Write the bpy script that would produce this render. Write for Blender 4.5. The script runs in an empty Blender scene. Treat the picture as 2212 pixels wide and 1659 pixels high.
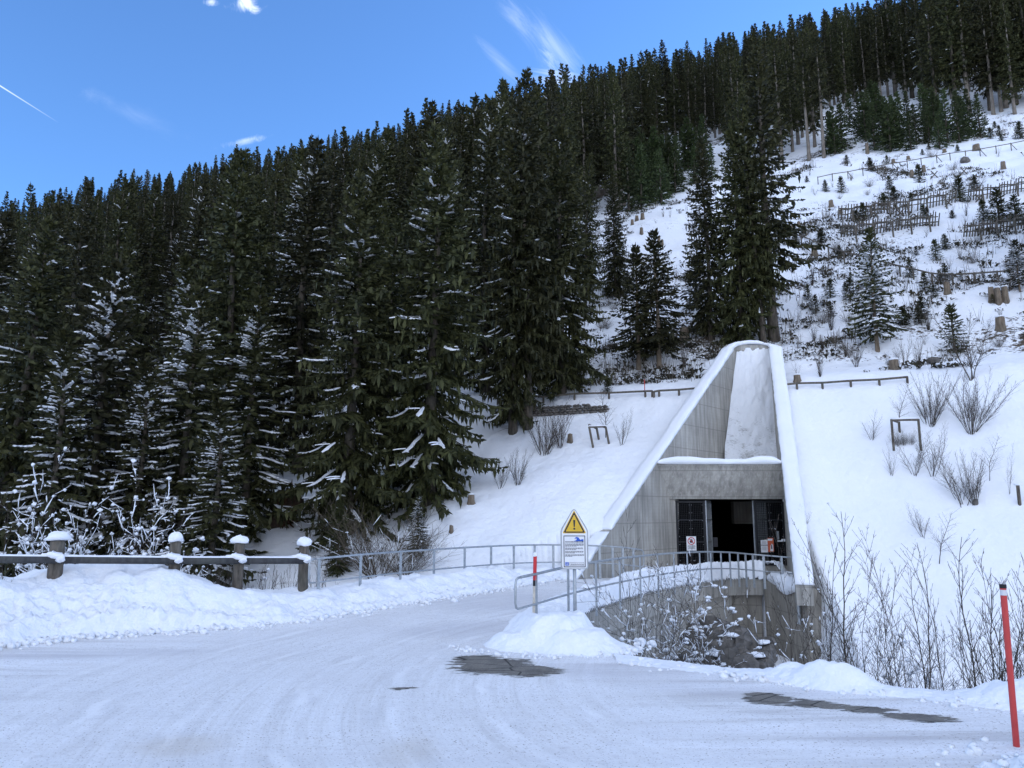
import bpy, math, random
import numpy as np
from mathutils import Vector, Matrix
R = random.Random(7)
scn = bpy.context.scene
col = scn.collection
rad = math.radians
# ------------------------------------------------------------------ camera
CAMZ, PITCH, FPX = 2.5, rad(9.5), 1670.0
cd = bpy.data.cameras.new('camera'); cam = bpy.data.objects.new('camera', cd); col.objects.link(cam)
cam.location = (0, 0, CAMZ); cam.rotation_euler = (rad(90) + PITCH, 0, 0)
cd.sensor_width = 36; cd.lens = FPX / 2212 * 36; cd.clip_start = .1; cd.clip_end = 3000
scn.camera = cam
CP, SP = math.cos(PITCH), math.sin(PITCH)
def ray(u, v):
    a = (u - 1106) / FPX; b = (829.5 - v) / FPX
    return np.array((a, CP - b * SP, SP + b * CP))
def at(u, v, y):                       # the point of a viewing line at distance y
    d = ray(u, v); return np.array((0, 0, CAMZ)) + d * (y / d[1])
def on_z(u, v, z):
    d = ray(u, v); return np.array((0, 0, CAMZ)) + d * ((z - CAMZ) / d[2])
def on_plane(u, v, p, n):
    d = ray(u, v); o = np.array((0, 0, CAMZ)); return o + d * (np.dot(np.array(p) - o, n) / np.dot(d, n))
def pix(x, y, z):
    fw = y * CP + (z - CAMZ) * SP; up = -y * SP + (z - CAMZ) * CP
    fw = np.maximum(fw, .01)
    return 1106 + x / fw * FPX, 829.5 - up / fw * FPX
# ------------------------------------------------------------------ noise
def _h(ix, iy, s):
    n = (ix.astype(np.int64) * 374761393 + iy.astype(np.int64) * 668265263 + s * 1274126177) & 0xffffffff
    n = ((n ^ (n >> 13)) * 1274126177) & 0xffffffff
    n = (n ^ (n >> 16)) * 1911520717 & 0xffffffff
    return ((n ^ (n >> 15)) & 0xffffff) / float(0xffffff)
def vn(x, y, s=0):
    x = np.asarray(x, float); y = np.asarray(y, float)
    ix = np.floor(x); iy = np.floor(y); fx = x - ix; fy = y - iy
    fx = fx * fx * fx * (fx * (fx * 6 - 15) + 10); fy = fy * fy * fy * (fy * (fy * 6 - 15) + 10)
    a = _h(ix, iy, s); b = _h(ix + 1, iy, s); c = _h(ix, iy + 1, s); d = _h(ix + 1, iy + 1, s)
    return (a + (b - a) * fx) * (1 - fy) + (c + (d - c) * fx) * fy - .5
def fbm(x, y, s=0, o=4):
    r = 0; a = 1.
    for k in range(o):
        r = r + a * vn(x * 2 ** k + 7.3 * k, y * 2 ** k - 3.1 * k, s + k); a *= .5
    return r
def worley(x, y, s=0):
    ix = np.floor(x); iy = np.floor(y); best = np.full(np.shape(x), 9.)
    for i in (-1, 0, 1):
        for j in (-1, 0, 1):
            cx = ix + i + _h(ix + i, iy + j, s); cy = iy + j + _h(ix + i, iy + j, s + 9)
            best = np.minimum(best, (x - cx) ** 2 + (y - cy) ** 2)
    return np.sqrt(best)
def sstep(a, b, x):
    t = np.clip((x - a) / (b - a), 0, 1); return t * t * (3 - 2 * t)
def smin(a, b, k):
    h = np.clip(.5 + .5 * (b - a) / k, 0, 1); return b * (1 - h) + a * h - k * h * (1 - h)
def smax(a, b, k): return -smin(-a, -b, k)
def inside(poly, x, y):
    r = np.zeros(np.shape(x), bool); n = len(poly)
    for i in range(n):
        x0, y0 = poly[i]; x1, y1 = poly[(i + 1) % n]
        if y0 == y1: continue
        c = (y0 > y) != (y1 > y)
        r ^= c & (x < (x1 - x0) * (y - y0) / (y1 - y0) + x0)
    return r
def near_line(line, x, y):             # distance and arc position of the nearest point on a polyline
    bd = np.full(np.shape(x), 1e9); bs = np.zeros(np.shape(x)); acc = 0
    for (x0, y0), (x1, y1) in zip(line[:-1], line[1:]):
        dx, dy = x1 - x0, y1 - y0; L = math.hypot(dx, dy)
        t = np.clip(((x - x0) * dx + (y - y0) * dy) / (L * L), 0, 1)
        d = np.hypot(x - x0 - t * dx, y - y0 - t * dy)
        m = d < bd; bd = np.where(m, d, bd); bs = np.where(m, acc + t * L, bs); acc += L
    return bd, bs
# ------------------------------------------------------------------ object helpers
def link(o):
    col.objects.link(o); return o
def tag(o, label=None, cat=None, group=None, kind=None):
    if label: o['label'] = label
    if cat: o['category'] = cat
    if group: o['group'] = group
    if kind: o['kind'] = kind
    return o
def empty(name, loc, label=None, cat=None, group=None, rz=0, s=None):
    o = link(bpy.data.objects.new(name, None)); o.location = tuple(float(c) for c in loc); o.rotation_euler = (0, 0, rz)
    o.empty_display_size = .2
    if s is not None: o.scale = s if hasattr(s, '__len__') else (s, s, s)
    return tag(o, label, cat, group)
def put(name, me, parent=None, loc=None, rot=None, s=None):
    o = link(bpy.data.objects.new(name, me))
    if parent is not None: o.parent = parent
    if loc is not None: o.location = tuple(float(c) for c in loc)
    if rot is not None: o.rotation_euler = rot
    if s is not None: o.scale = s if hasattr(s, '__len__') else (s, s, s)
    return o
def np_mesh(name, V, F, mats, smooth=False, midx=None):
    me = bpy.data.meshes.new(name); V = np.asarray(V, np.float32); F = np.asarray(F, np.int32)
    k = F.shape[1]
    me.vertices.add(len(V)); me.vertices.foreach_set('co', V.ravel())
    me.loops.add(F.size); me.loops.foreach_set('vertex_index', F.ravel())
    me.polygons.add(len(F)); me.polygons.foreach_set('loop_start', np.arange(0, F.size, k, dtype=np.int32))
    for m in (mats if isinstance(mats, (list, tuple)) else [mats]): me.materials.append(m)
    if midx is not None: me.polygons.foreach_set('material_index', np.asarray(midx, np.int32))
    if smooth: me.polygons.foreach_set('use_smooth', np.ones(len(F), bool))
    me.update(); me.validate(); return me
class MB:
    def __init__(s): s.v = []; s.f = []
    def add(s, V, F):
        n = len(s.v); s.v += [tuple(map(float, p)) for p in V]; s.f += [tuple(i + n for i in q) for q in F]; return s
    def box(s, c, size, rz=0, m=None):
        hx, hy, hz = (k / 2 for k in size); cs, sn = math.cos(rz), math.sin(rz); V = []
        for z in (-hz, hz):
            for x, y in ((-hx, -hy), (hx, -hy), (hx, hy), (-hx, hy)):
                p = Vector((x, y, z))
                if m is not None: p = m @ p
                V.append((c[0] + p.x * cs - p.y * sn, c[1] + p.x * sn + p.y * cs, c[2] + p.z))
        return s.add(V, [(3, 2, 1, 0), (4, 5, 6, 7), (0, 1, 5, 4), (1, 2, 6, 5), (2, 3, 7, 6), (3, 0, 4, 7)])
    def hexa(s, b, t):                  # bottom quad and top quad
        return s.add(list(b) + list(t), [(3, 2, 1, 0), (4, 5, 6, 7), (0, 1, 5, 4), (1, 2, 6, 5), (2, 3, 7, 6), (3, 0, 4, 7)])
    def tube(s, pts, r, n=6, cap=True):
        pts = [Vector(tuple(map(float, p))) for p in pts]; rs = r if hasattr(r, '__len__') else [r] * len(pts)
        V = []; F = []; ref = None
        for i, p in enumerate(pts):
            t = (pts[min(i + 1, len(pts) - 1)] - pts[max(i - 1, 0)])
            if t.length < 1e-9: t = Vector((0, 0, 1))
            t.normalize()
            if ref is None: ref = Vector((1, 0, 0)) if abs(t.x) < .9 else Vector((0, 1, 0))
            a = (ref - t * ref.dot(t)).normalized(); b = t.cross(a); ref = a
            for k in range(n):
                q = 2 * math.pi * k / n; V.append(p + (a * math.cos(q) + b * math.sin(q)) * rs[i])
        for i in range(len(pts) - 1):
            for k in range(n):
                k2 = (k + 1) % n; F.append((i * n + k, i * n + k2, i * n + n + k2, i * n + n + k))
        if cap and n > 2:
            F.append(tuple(range(n))[::-1]); F.append(tuple((len(pts) - 1) * n + k for k in range(n)))
        return s.add(V, F)
    def prism(s, poly, M, d):           # flat outline in M's xy plane, thickness d along M's z
        n = len(poly)
        V = [M @ Vector((x, y, 0)) for x, y in poly] + [M @ Vector((x, y, d)) for x, y in poly]
        return s.add(V, [tuple(range(n))[::-1], tuple(range(n, 2 * n))] + [(i, (i + 1) % n, n + (i + 1) % n, n + i) for i in range(n)])
    def blob(s, c, rx, ry, rz, seed=0, rough=.15, seg=10, rings=6, flat=None):
        V = []; F = []; rr = random.Random(seed)
        ph = [rr.uniform(0, 6.28) for _ in range(4)]
        for i in range(rings + 1):
            th = math.pi * i / rings
            for k in range(seg):
                a = 2 * math.pi * k / seg
                d = 1 + rough * (math.sin(2 * a + ph[0] + 2 * th) + .6 * math.sin(3 * a + ph[1]) * math.sin(2 * th + ph[2]) + rr.uniform(-.4, .4))
                z = math.cos(th)
                if flat is not None and z < -flat: z = -flat
                V.append((c[0] + rx * d * math.sin(th) * math.cos(a), c[1] + ry * d * math.sin(th) * math.sin(a), c[2] + rz * d * z))
        for i in range(rings):
            for k in range(seg):
                k2 = (k + 1) % seg; F.append((i * seg + k, i * seg + seg + k, i * seg + seg + k2, i * seg + k2))
        return s.add(V, F)
    def mesh(s, name, mat, smooth=False):
        me = bpy.data.meshes.new(name); me.from_pydata(s.v, [], s.f)
        for m in (mat if isinstance(mat, (list, tuple)) else [mat]): me.materials.append(m)
        if smooth: me.polygons.foreach_set('use_smooth', np.ones(len(s.f), bool))
        me.update(); return me
    def build(s, name, mat, parent=None, smooth=False, loc=None, bevel=0, rot=None):
        o = put(name, s.mesh(name, mat, smooth), parent, loc, rot)
        if bevel:
            b = o.modifiers.new('edge', 'BEVEL'); b.width = bevel; b.segments = 2; b.limit_method = 'ANGLE'
        return o
# ------------------------------------------------------------------ materials
class NT:
    def __init__(s, name):
        s.m = bpy.data.materials.new(name); s.m.use_nodes = True; s.t = s.m.node_tree; s.b = s.t.nodes['Principled BSDF']
        s.tc = s.t.nodes.new('ShaderNodeTexCoord'); s.co = s.tc.outputs['Object']
    def n(s, k, **kw):
        x = s.t.nodes.new('ShaderNode' + k)
        for a, b in kw.items():
            if hasattr(x, a): setattr(x, a, b)
            else: s.set(x.inputs[a.replace('_', ' ')], b)
        return x
    def set(s, inp, v):
        if isinstance(v, bpy.types.NodeSocket): s.t.links.new(v, inp)
        else: inp.default_value = v
    def map(s, scale, rot=(0, 0, 0), loc=(0, 0, 0), src=None):
        x = s.n('Mapping'); s.set(x.inputs['Vector'], src or s.co); x.inputs['Scale'].default_value = scale; x.inputs['Rotation'].default_value = rot
        x.inputs['Location'].default_value = loc; return x.outputs[0]
    def noise(s, scale, det=4, rough=.55, vec=None, dist=0):
        x = s.n('TexNoise'); s.set(x.inputs['Vector'], vec or s.co); x.inputs['Scale'].default_value = scale; x.inputs['Detail'].default_value = det
        x.inputs['Roughness'].default_value = rough; x.inputs['Distortion'].default_value = dist; return x.outputs['Fac']
    def ramp(s, f, stops):
        x = s.n('ValToRGB'); s.set(x.inputs[0], f); e = x.color_ramp.elements
        while len(e) < len(stops): e.new(.5)
        for el, (p, c) in zip(e, stops): el.position = p; el.color = (*c, 1) if hasattr(c, '__len__') else (c, c, c, 1)
        return x.outputs[0]
    def mix(s, f, a, b, mode='MIX'):
        x = s.n('MixRGB'); x.blend_type = mode; s.set(x.inputs[0], f)
        for i, c in ((1, a), (2, b)): s.set(x.inputs[i], (*c, 1) if isinstance(c, tuple) and len(c) == 3 else c)
        return x.outputs[0]
    def math(s, op, a, b=0., c=0.):
        x = s.n('Math'); x.operation = op
        for i, v in enumerate((a, b, c)): s.set(x.inputs[i], v)
        return x.outputs[0]
    def attr(s, name):
        x = s.n('Attribute'); x.attribute_name = name; return x.outputs['Fac']
    def bump(s, h, strength=.3, dist=.05, prev=None):
        x = s.n('Bump'); s.set(x.inputs['Height'], h); x.inputs['Strength'].default_value = strength; x.inputs['Distance'].default_value = dist
        if prev: s.set(x.inputs['Normal'], prev)
        return x.outputs[0]
    def done(s, color, rough=.7, normal=None, metal=0, spec=.3):
        s.set(s.b.inputs['Base Color'], (*color, 1) if isinstance(color, tuple) else color); s.set(s.b.inputs['Roughness'], rough)
        s.b.inputs['Metallic'].default_value = metal; s.b.inputs['Specular IOR Level'].default_value = spec
        if normal: s.set(s.b.inputs['Normal'], normal)
        return s.m
M = {}
def plain(name, c, rough=.6, var=.12, scale=6., metal=0, spec=.35):
    t = NT(name); f = t.noise(scale, 5)
    M[name] = t.done(t.ramp(f, [(.3, tuple(k * (1 - var) for k in c)), (.7, tuple(min(1, k * (1 + var)) for k in c))]), rough, t.bump(f, .06, .01), metal, spec)
    return M[name]
SNOW = (.84, .86, .89)
t = NT('fresh_snow'); a = t.noise(1.1, 6); b = t.noise(14, 4); c = t.noise(90, 2)
M['snow'] = t.done(t.ramp(a, [(.3, (.82, .845, .88)), (.7, (.87, .885, .905))]), .75, t.bump(c, .12, .01, t.bump(b, .25, .04, t.bump(a, .2, .25))), spec=.25)
t = NT('lumpy_plowed_snow'); v = t.n('TexVoronoi'); t.set(v.inputs['Vector'], t.co); v.inputs['Scale'].default_value = 11
a = t.noise(3, 5); b = t.noise(28, 4); dn = t.noise(1.3, 6)
M['bank'] = t.done(t.mix(t.ramp(dn, [(.55, 0.), (.85, .5)]), t.ramp(a, [(.3, (.80, .83, .87)), (.7, (.87, .885, .905))]), (.74, .73, .70)), .7,
    t.bump(b, .35, .04, t.bump(v.outputs['Distance'], .35, .05)), spec=.25)
# hill: snow with soil, litter and low dead plants showing through
t = NT('snow_over_soil'); at_ = t.attr('bare'); n1 = t.noise(.9, 8, .7); n2 = t.noise(5.5, 5, .6)
m = t.math('ADD', t.math('MULTIPLY', n1, .6), t.math('MULTIPLY', n2, .55)); m = t.math('ADD', m, t.math('MULTIPLY', at_, .34))
k = t.ramp(m, [(.80, 0.), (.86, 1.)])
soil = t.ramp(t.noise(7, 6), [(.3, (.035, .026, .018)), (.7, (.13, .10, .07))])
sn = t.ramp(t.noise(.5, 5), [(.3, (.82, .845, .88)), (.7, (.87, .885, .905))])
M['hill'] = t.done(t.mix(k, sn, soil), .8, t.bump(t.math('SUBTRACT', t.noise(3.2, 6), t.math('MULTIPLY', k, .35)), .45, .22), spec=.2)
def concrete(name, base, joint=True):
    t = NT(name); g = t.n('NewGeometry'); P = g.outputs['Position']
    big = t.noise(.7, 6, .6, P); st = t.noise(1, 5, .6, t.map((5.5, 5.5, .35), src=P)); fine = t.noise(40, 4, .6, P)
    st2 = t.noise(1, 4, .6, t.map((16, 16, .8), src=P))
    c = t.ramp(big, [(.28, tuple(k * .66 for k in base)), (.72, tuple(k * 1.2 for k in base))])
    c = t.mix(t.ramp(st, [(.40, 0.), (.68, .85)]), c, tuple(k * .52 for k in base))
    c = t.mix(t.ramp(st2, [(.52, 0.), (.8, .45)]), c, tuple(min(1, k * 1.7) for k in base))
    sp = t.n('SeparateXYZ'); t.set(sp.inputs[0], P)
    fz = t.math('FRACT', t.math('MULTIPLY', sp.outputs[2], .95)); line = t.math('LESS_THAN', fz, .035)
    fb = t.math('FRACT', t.math('MULTIPLY', sp.outputs[2], 7.6)); bl = t.math('LESS_THAN', fb, .1)
    c = t.mix(t.math('MULTIPLY', line, .45), c, tuple(k * .4 for k in base)); c = t.mix(t.math('MULTIPLY', bl, .12), c, tuple(k * .4 for k in base))
    M[name] = t.done(c, .85, t.bump(fine, .15, .01, t.bump(t.math('ADD', line, t.math('MULTIPLY', bl, .3)), -.3, .02)), spec=.25)
concrete('concrete', (.425, .405, .36)); concrete('old_concrete', (.32, .295, .25))
t = NT('plastered_snow'); a = t.noise(9, 6, .7, t.map((1, 1, 2.6))); b = t.noise(1.6, 5, .6)
sp = t.n('SeparateXYZ'); t.set(sp.inputs[0], t.co)
lo = t.math('MULTIPLY_ADD', sp.outputs[2], -.035, .16)
k = t.ramp(t.math('ADD', t.math('MULTIPLY_ADD', b, .55, lo), t.math('MULTIPLY', a, .50)), [(.50, 0.), (.62, .8)])
M['plaster'] = t.done(t.mix(k, (.80, .815, .83), (.33, .32, .30)), .8, t.bump(a, .5, .06), spec=.2)
# road: packed snow, grey icy streaks along the driving lines, grit, worn-through asphalt
t = NT('packed_snow_road')
s1 = t.noise(1, 6, .65, t.map((.22, 2.1, 1), (0, 0, .10)), .6); s2 = t.noise(1, 6, .65, t.map((.3, 3.4, 1), (0, 0, -.75)), .5)
msk = t.attr('lane'); st = t.mix(msk, s1, s2)
fine = t.noise(22, 5, .7); grit = t.noise(34, 3, .5); big = t.noise(.45, 4)
str3 = t.noise(1, 5, .7, t.map((.9, 14, 1), (0, 0, .06)), .2)
g_ = t.n('NewGeometry'); vd = t.n('VectorMath'); vd.operation = 'DISTANCE'; t.set(vd.inputs[0], g_.outputs['Position']); vd.inputs[1].default_value = (8, 12, 0)
sx = t.n('SeparateXYZ'); t.set(sx.inputs[0], g_.outputs['Position']); cb = t.n('CombineXYZ'); t.set(cb.inputs[0], t.math('MULTIPLY', vd.outputs['Value'], 4.2)); t.set(cb.inputs[1], t.math('MULTIPLY', t.math('ADD', sx.outputs[1], sx.outputs[0]), .16))
arc = t.noise(1, 6, .75, cb.outputs[0], .25); cb2 = t.n('CombineXYZ'); t.set(cb2.inputs[0], t.math('MULTIPLY', vd.outputs['Value'], 17)); t.set(cb2.inputs[1], t.math('MULTIPLY', sx.outputs[1], .35)); arc2 = t.noise(1, 4, .7, cb2.outputs[0], .1)
st = t.mix(t.attr('turn'), st, t.math('ADD', t.math('MULTIPLY', arc, .48), t.math('MULTIPLY_ADD', arc2, .30, t.math('MULTIPLY', t.noise(7, 5, .7), .22))))
c = t.ramp(st, [(.36, (.60, .59, .585)), (.48, (.78, .782, .785)), (.62, (.87, .88, .90))])
c = t.mix(t.ramp(big, [(.45, 0.), (.7, .5)]), c, (.70, .69, .69))
c = t.mix(t.ramp(str3, [(.5, 0.), (.72, .55)]), c, (.86, .87, .885))
c = t.mix(t.ramp(fine, [(.30, .40), (.48, 0.)]), c, (.58, .56, .54))
c = t.mix(t.ramp(t.noise(8, 6, .75), [(.34, .45), (.48, 0.)]), c, (.60, .59, .60)); c = t.mix(t.ramp(grit, [(.33, .85), (.37, 0.)]), c, (.25, .21, .18))
tl = t.math('PINGPONG', t.math('MULTIPLY_ADD', t.noise(.35, 3), .9, t.math('MULTIPLY', vd.outputs['Value'], .78)), .5); tm = t.ramp(t.noise(.8, 4), [(.46, 0.), (.6, 1.)])
trk = t.math('MULTIPLY', t.math('MULTIPLY', t.ramp(tl, [(0., 1.), (.035, 1.), (.06, 0.), (1., 0.)]), tm), t.attr('turn'))
c = t.mix(t.math('MULTIPLY', trk, .55), c, (.90, .905, .91))
tk2 = t.math('MULTIPLY', t.math('MULTIPLY', t.ramp(tl, [(.0, 0.), (.06, 0.), (.10, 1.), (.19, 1.), (.25, 0.)]), tm), t.attr('turn')); c = t.mix(t.math('MULTIPLY', tk2, .24), c, (.55, .54, .54))
c = t.mix(t.math('MULTIPLY', t.attr('ice'), t.ramp(st, [(.35, .8), (.65, .25)])), c, (.54, .53, .55))
c = t.mix(t.math('MULTIPLY', t.attr('stain'), t.ramp(fine, [(.35, .2), (.65, .5)])), c, (.55, .48, .38))
wear = t.attr('wear'); wn = t.noise(1, 7, .75, t.map((2.6, 8, 1), (0, 0, .08)), .5)
wk = t.ramp(t.math('ADD', t.math('MULTIPLY', wear, .52), wn), [(.955, 0.), (1.0, 1.)])
asp = t.ramp(t.noise(38, 5, .7), [(.3, (.10, .092, .08)), (.7, (.27, .25, .215))]); asp = t.mix(t.ramp(t.noise(2.5, 4), [(.45, 0.), (.65, .6)]), asp, (.07, .066, .062))
vc = t.n('TexVoronoi'); vc.feature = 'DISTANCE_TO_EDGE'; t.set(vc.inputs['Vector'], t.map((1.1, 2.1, 1))); vc.inputs['Scale'].default_value = 1.0
asp = t.mix(t.math('LESS_THAN', vc.outputs['Distance'], .02), asp, (.03, .027, .024))
c = t.mix(t.ramp(t.math('ADD', t.math('MULTIPLY', wear, .52), wn), [(.90, 0.), (.955, .6)]), c, (.60, .585, .55))
c = t.mix(wk, c, asp)
h = t.math('ADD', t.math('MULTIPLY', st, .6), t.math('MULTIPLY', fine, .35)); h = t.math('SUBTRACT', h, t.math('MULTIPLY', wk, .5))
M['road'] = t.done(c, t.ramp(st, [(.35, .45), (.6, .75)]), t.bump(grit, .12, .01, t.bump(t.math('ADD', h, t.math('MULTIPLY', str3, .3)), .7, .06)), spec=.3)
def bark(name, d, l, sc):
    t = NT(name); a = t.noise(1, 6, .65, t.map((sc, sc, sc * .22))); b = t.noise(.7, 3)
    c = t.mix(t.ramp(b, [(.4, 0.), (.7, .4)]), t.ramp(a, [(.32, d), (.68, l)]), (.12, .125, .10))
    M[name] = t.done(c, .9, t.bump(a, .6, .05), spec=.15)
bark('bark', (.035, .028, .022), (.15, .125, .10), 7); bark('pale_bark', (.10, .082, .065), (.27, .235, .20), 6)
bark('stump_wood', (.09, .065, .045), (.27, .215, .16), 9); bark('weathered_wood', (.05, .042, .035), (.20, .17, .14), 12)
bark('timber_rail', (.035, .035, .04), (.085, .085, .09), 10); bark('twig', (.032, .025, .021), (.10, .08, .067), 20)
bark('twig_pale', (.05, .04, .03), (.15, .12, .09), 20)
def needles(name, d, l):
    t = NT(name); oi = t.n('ObjectInfo'); g = t.n('NewGeometry')
    f = t.math('ADD', t.math('MULTIPLY', t.noise(.9, 4), .6), t.math('MULTIPLY', g.outputs['Random Per Island'], .4))
    c = t.ramp(f, [(.25, d), (.75, l)])
    hs = t.n('HueSaturation'); t.set(hs.inputs['Color'], c); t.set(hs.inputs['Value'], t.math('MULTIPLY_ADD', oi.outputs['Random'], .7, .65))
    t.set(hs.inputs['Hue'], t.math('MULTIPLY_ADD', oi.outputs['Random'], .03, .485))
    M[name] = t.done(hs.outputs[0], .65, spec=.25)
needles('needles', (.013, .0155, .005), (.056, .056, .018)); needles('young_needles', (.018, .028, .009), (.055, .075, .024))
plain('galvanised', (.36, .385, .40), .42, .2, 9, .55, .5); plain('white_metal', (.78, .79, .80), .4, .05); plain('black_steel', (.012, .013, .016), .5)
plain('dark_ink', (.025, .025, .035), .5); plain('grey_ink', (.10, .10, .115), .6); plain('yellow_sheet', (.72, .45, .035), .4, .08); plain('blue_sheet', (.02, .10, .50), .4, .05)
plain('red_sheet', (.55, .03, .035), .4, .08); plain('orange_sheet', (.60, .13, .06), .5); plain('cream_paint', (.55, .50, .42), .6, .2, 14)
plain('red_plastic', (.52, .055, .05), .45, .1); plain('rubber', (.012, .012, .013), .6); plain('silver_tape', (.62, .63, .64), .3)
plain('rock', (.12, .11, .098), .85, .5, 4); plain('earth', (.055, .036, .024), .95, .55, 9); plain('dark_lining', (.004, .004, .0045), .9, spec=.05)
plain('undergrowth_leaf', (.045, .040, .022), .9, .5, 3); plain('root', (.09, .05, .028), .9, .4, 12)
t = NT('lamp_glow'); t.b.inputs['Emission Color'].default_value = (1, .85, .6, 1); t.b.inputs['Emission Strength'].default_value = 2.5
M['lamp_glow'] = t.done((.8, .7, .5))
# ------------------------------------------------------------------ layout
PT = 27.1                                            # the portal's wall tops lie in the plane z = y - PT
_n = np.array((0, -1., 1.)); _p = np.array((0, PT, 0.))
A = on_plane(1275, 1207, _p, _n); B = on_plane(1590, 745, _p, _n)
dl = (B - A)[:2] / np.linalg.norm((B - A)[:2]); nl = np.array((-dl[1], dl[0]))          # left wall line, outward normal
C_ = on_plane(1718, 1250, _p, _n); D_ = on_plane(1662, 745, _p, _n)
dr = (D_ - C_)[:2] / np.linalg.norm((D_ - C_)[:2]); nr = np.array((dr[1], -dr[0]))      # right wall line, outward normal
def left_at(y): return A[:2] + dl * ((y - A[1]) / dl[1])
def right_at(y): return C_[:2] + dr * ((y - C_[1]) / dr[1])
def on_left(u, v): return on_plane(u, v, A, np.array((nl[0], nl[1], 0.)))
YT = max(B[1], D_[1])
LB = on_left(1445, 1078); LT = on_left(1420, 1001); GY = LB[1] + .3
TH = .55
deck = [on_z(u, v, 0)[:2] for u, v in ((1213, 1345), (1286, 1321), (1359, 1298.6), (1412, 1283), (1462, 1270), (1515, 1259), (1561, 1251.5), (1606, 1249.5), (1648, 1250))]
deck = [np.array(p) for p in deck]
edge = [(1.15, 16.6), (1.35, 15.3), (2.0, 14.2), (3.2, 13.25), (4.1, 12.6), (4.75, 12.1), (5.6, 11.55), (6.4, 11.0), (7.6, 10.6), (12, 9.3), (25, 6), (60, -2)]
left_edge = [(-60, -2), (-24, 10.5), (-16, 15.2), (-11.0, 17.6), (-8.6, 18.9), (-7.3, 19.9), (-6.0, 20.9), (-4.9, 21.6), (-3.6, 23.4), (-2.2, 25.6), (-.6, 27.6), (1.2, 28.7), (2.3, 29.1)]
lf, rf = left_at(28.6), right_at(27.9)
road_poly = left_edge + [tuple(left_at(29.2)), tuple(left_at(LB[1])), (LB[0], GY + 13), (12.2, GY + 13), tuple(right_at(GY)), tuple(right_at(29.6)), tuple(deck[-1])] + [tuple(p) for p in deck[::-1]] + edge + [(60, -45), (-60, -45)]
dk_in = []
for i, p in enumerate(deck):
    a = deck[max(i - 1, 0)]; b = deck[min(i + 1, len(deck) - 1)]; tt = (b - a) / np.linalg.norm(b - a)
    dk_in.append(p + np.array((-tt[1], tt[0])) * (.3 + 1.0 * min(i / 2., 1) + (.9 if i >= 6 else 0)))
ter_poly = left_edge + [tuple(left_at(29.2)), tuple(left_at(LB[1])), (LB[0], GY + 13), (12.2, GY + 13), tuple(right_at(GY)), tuple(right_at(32.)), tuple(dk_in[-1])] + [tuple(p) for p in dk_in[::-1]] + edge + [(60, -45), (-60, -45)]
cut_poly = [tuple(left_at(26.5) + nl * .25), tuple(left_at(YT + .1) + nl * .25), tuple(right_at(YT + .1) + nr * .25), tuple(right_at(28.2) + nr * .25), (10.4, 28.2), (10.1, 30.9), (9.3, 32.0), (8.6, 32.6), (6.6, 31.6), (5.2, 29.4)]
road_edges = [left_edge, edge]; deck_line = [tuple(p) for p in dk_in] + [tuple(right_at(32.))]
def RZ(x, y): return .28 * sstep(16, 27, y) * sstep(7, 1, x)   # the road tilts up a little to the far left
def hill(x, y):
    p = .2 * x + .573 * y - 15.0
    p = p + .55 * np.exp(-((p - 8.0) / 1.1) ** 2)
    p = p + (.11 * np.clip(y - 92, 0, 33) + .015 * np.maximum(y - 125, 0)) * sstep(5, 75, x)
    yr = 202 + 10 * vn(x * .012, x * 0, 3)
    p = p - .95 * np.maximum(y - yr, 0) - .0012 * np.maximum(y - 185, 0) ** 2
    far = sstep(8.8, 11, p)
    p = p + far * (1.5 * fbm(x * .06, y * .06, 11, 4) + .55 * fbm(x * .35, y * .35, 17, 3))
    return p
def H(x, y):
    x = np.asarray(x, float); y = np.asarray(y, float)
    y0 = 27.35 - .34 * np.maximum(x - 13, 0) - 6 * sstep(3, -9, x) + 6.5 * sstep(10.95, 10.15, x) * sstep(.1, -.5, (x - A[0]) * nl[0] + (y - A[1]) * nl[1]) * sstep(35, 34, y)
    Bk = 1.02 * (y - y0)
    h = smin(hill(x, y), Bk, .7)
    h = h + sstep(0, 1.5, h) * sstep(10, 8, h) * (.26 * fbm(x * .40, y * .40, 23, 5))
    gul = -2.9 + .5 * vn(x * .3, y * .3, 5)
    h = smax(h, gul, .8)
    ins = inside(ter_poly, x, y)
    r = np.full(np.shape(x), -1e3)
    for e, k in ((left_edge, .75), (edge, .95)):
        d, _ = near_line(e, x, y); r = np.maximum(r, -k * np.maximum(d - .25, 0))
    d, _ = near_line(deck_line, x, y); r = np.maximum(r, -9 * d)
    h = np.where(ins & (y < GY + .4), RZ(x, y) - .07, smax(h, r + .0, .25))
    return np.where(inside(cut_poly, x, y), RZ(x, y) - .07, h)
_ts = np.concatenate([np.geomspace(6, 60, 1500), np.geomspace(60.05, 260, 1500)])
def hit(u, v):
    d = ray(u, v); d = d / d[1]
    x = d[0] * _ts; z = CAMZ + d[2] * _ts
    below = np.nonzero(z < H(x, _ts))[0]
    if not len(below): return None
    y = _ts[below[0]]; return np.array((d[0] * y, y, float(H(d[0] * y, y))))
def ground(x, y): return float(H(np.array([float(x)]), np.array([float(y)]))[0])
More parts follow.
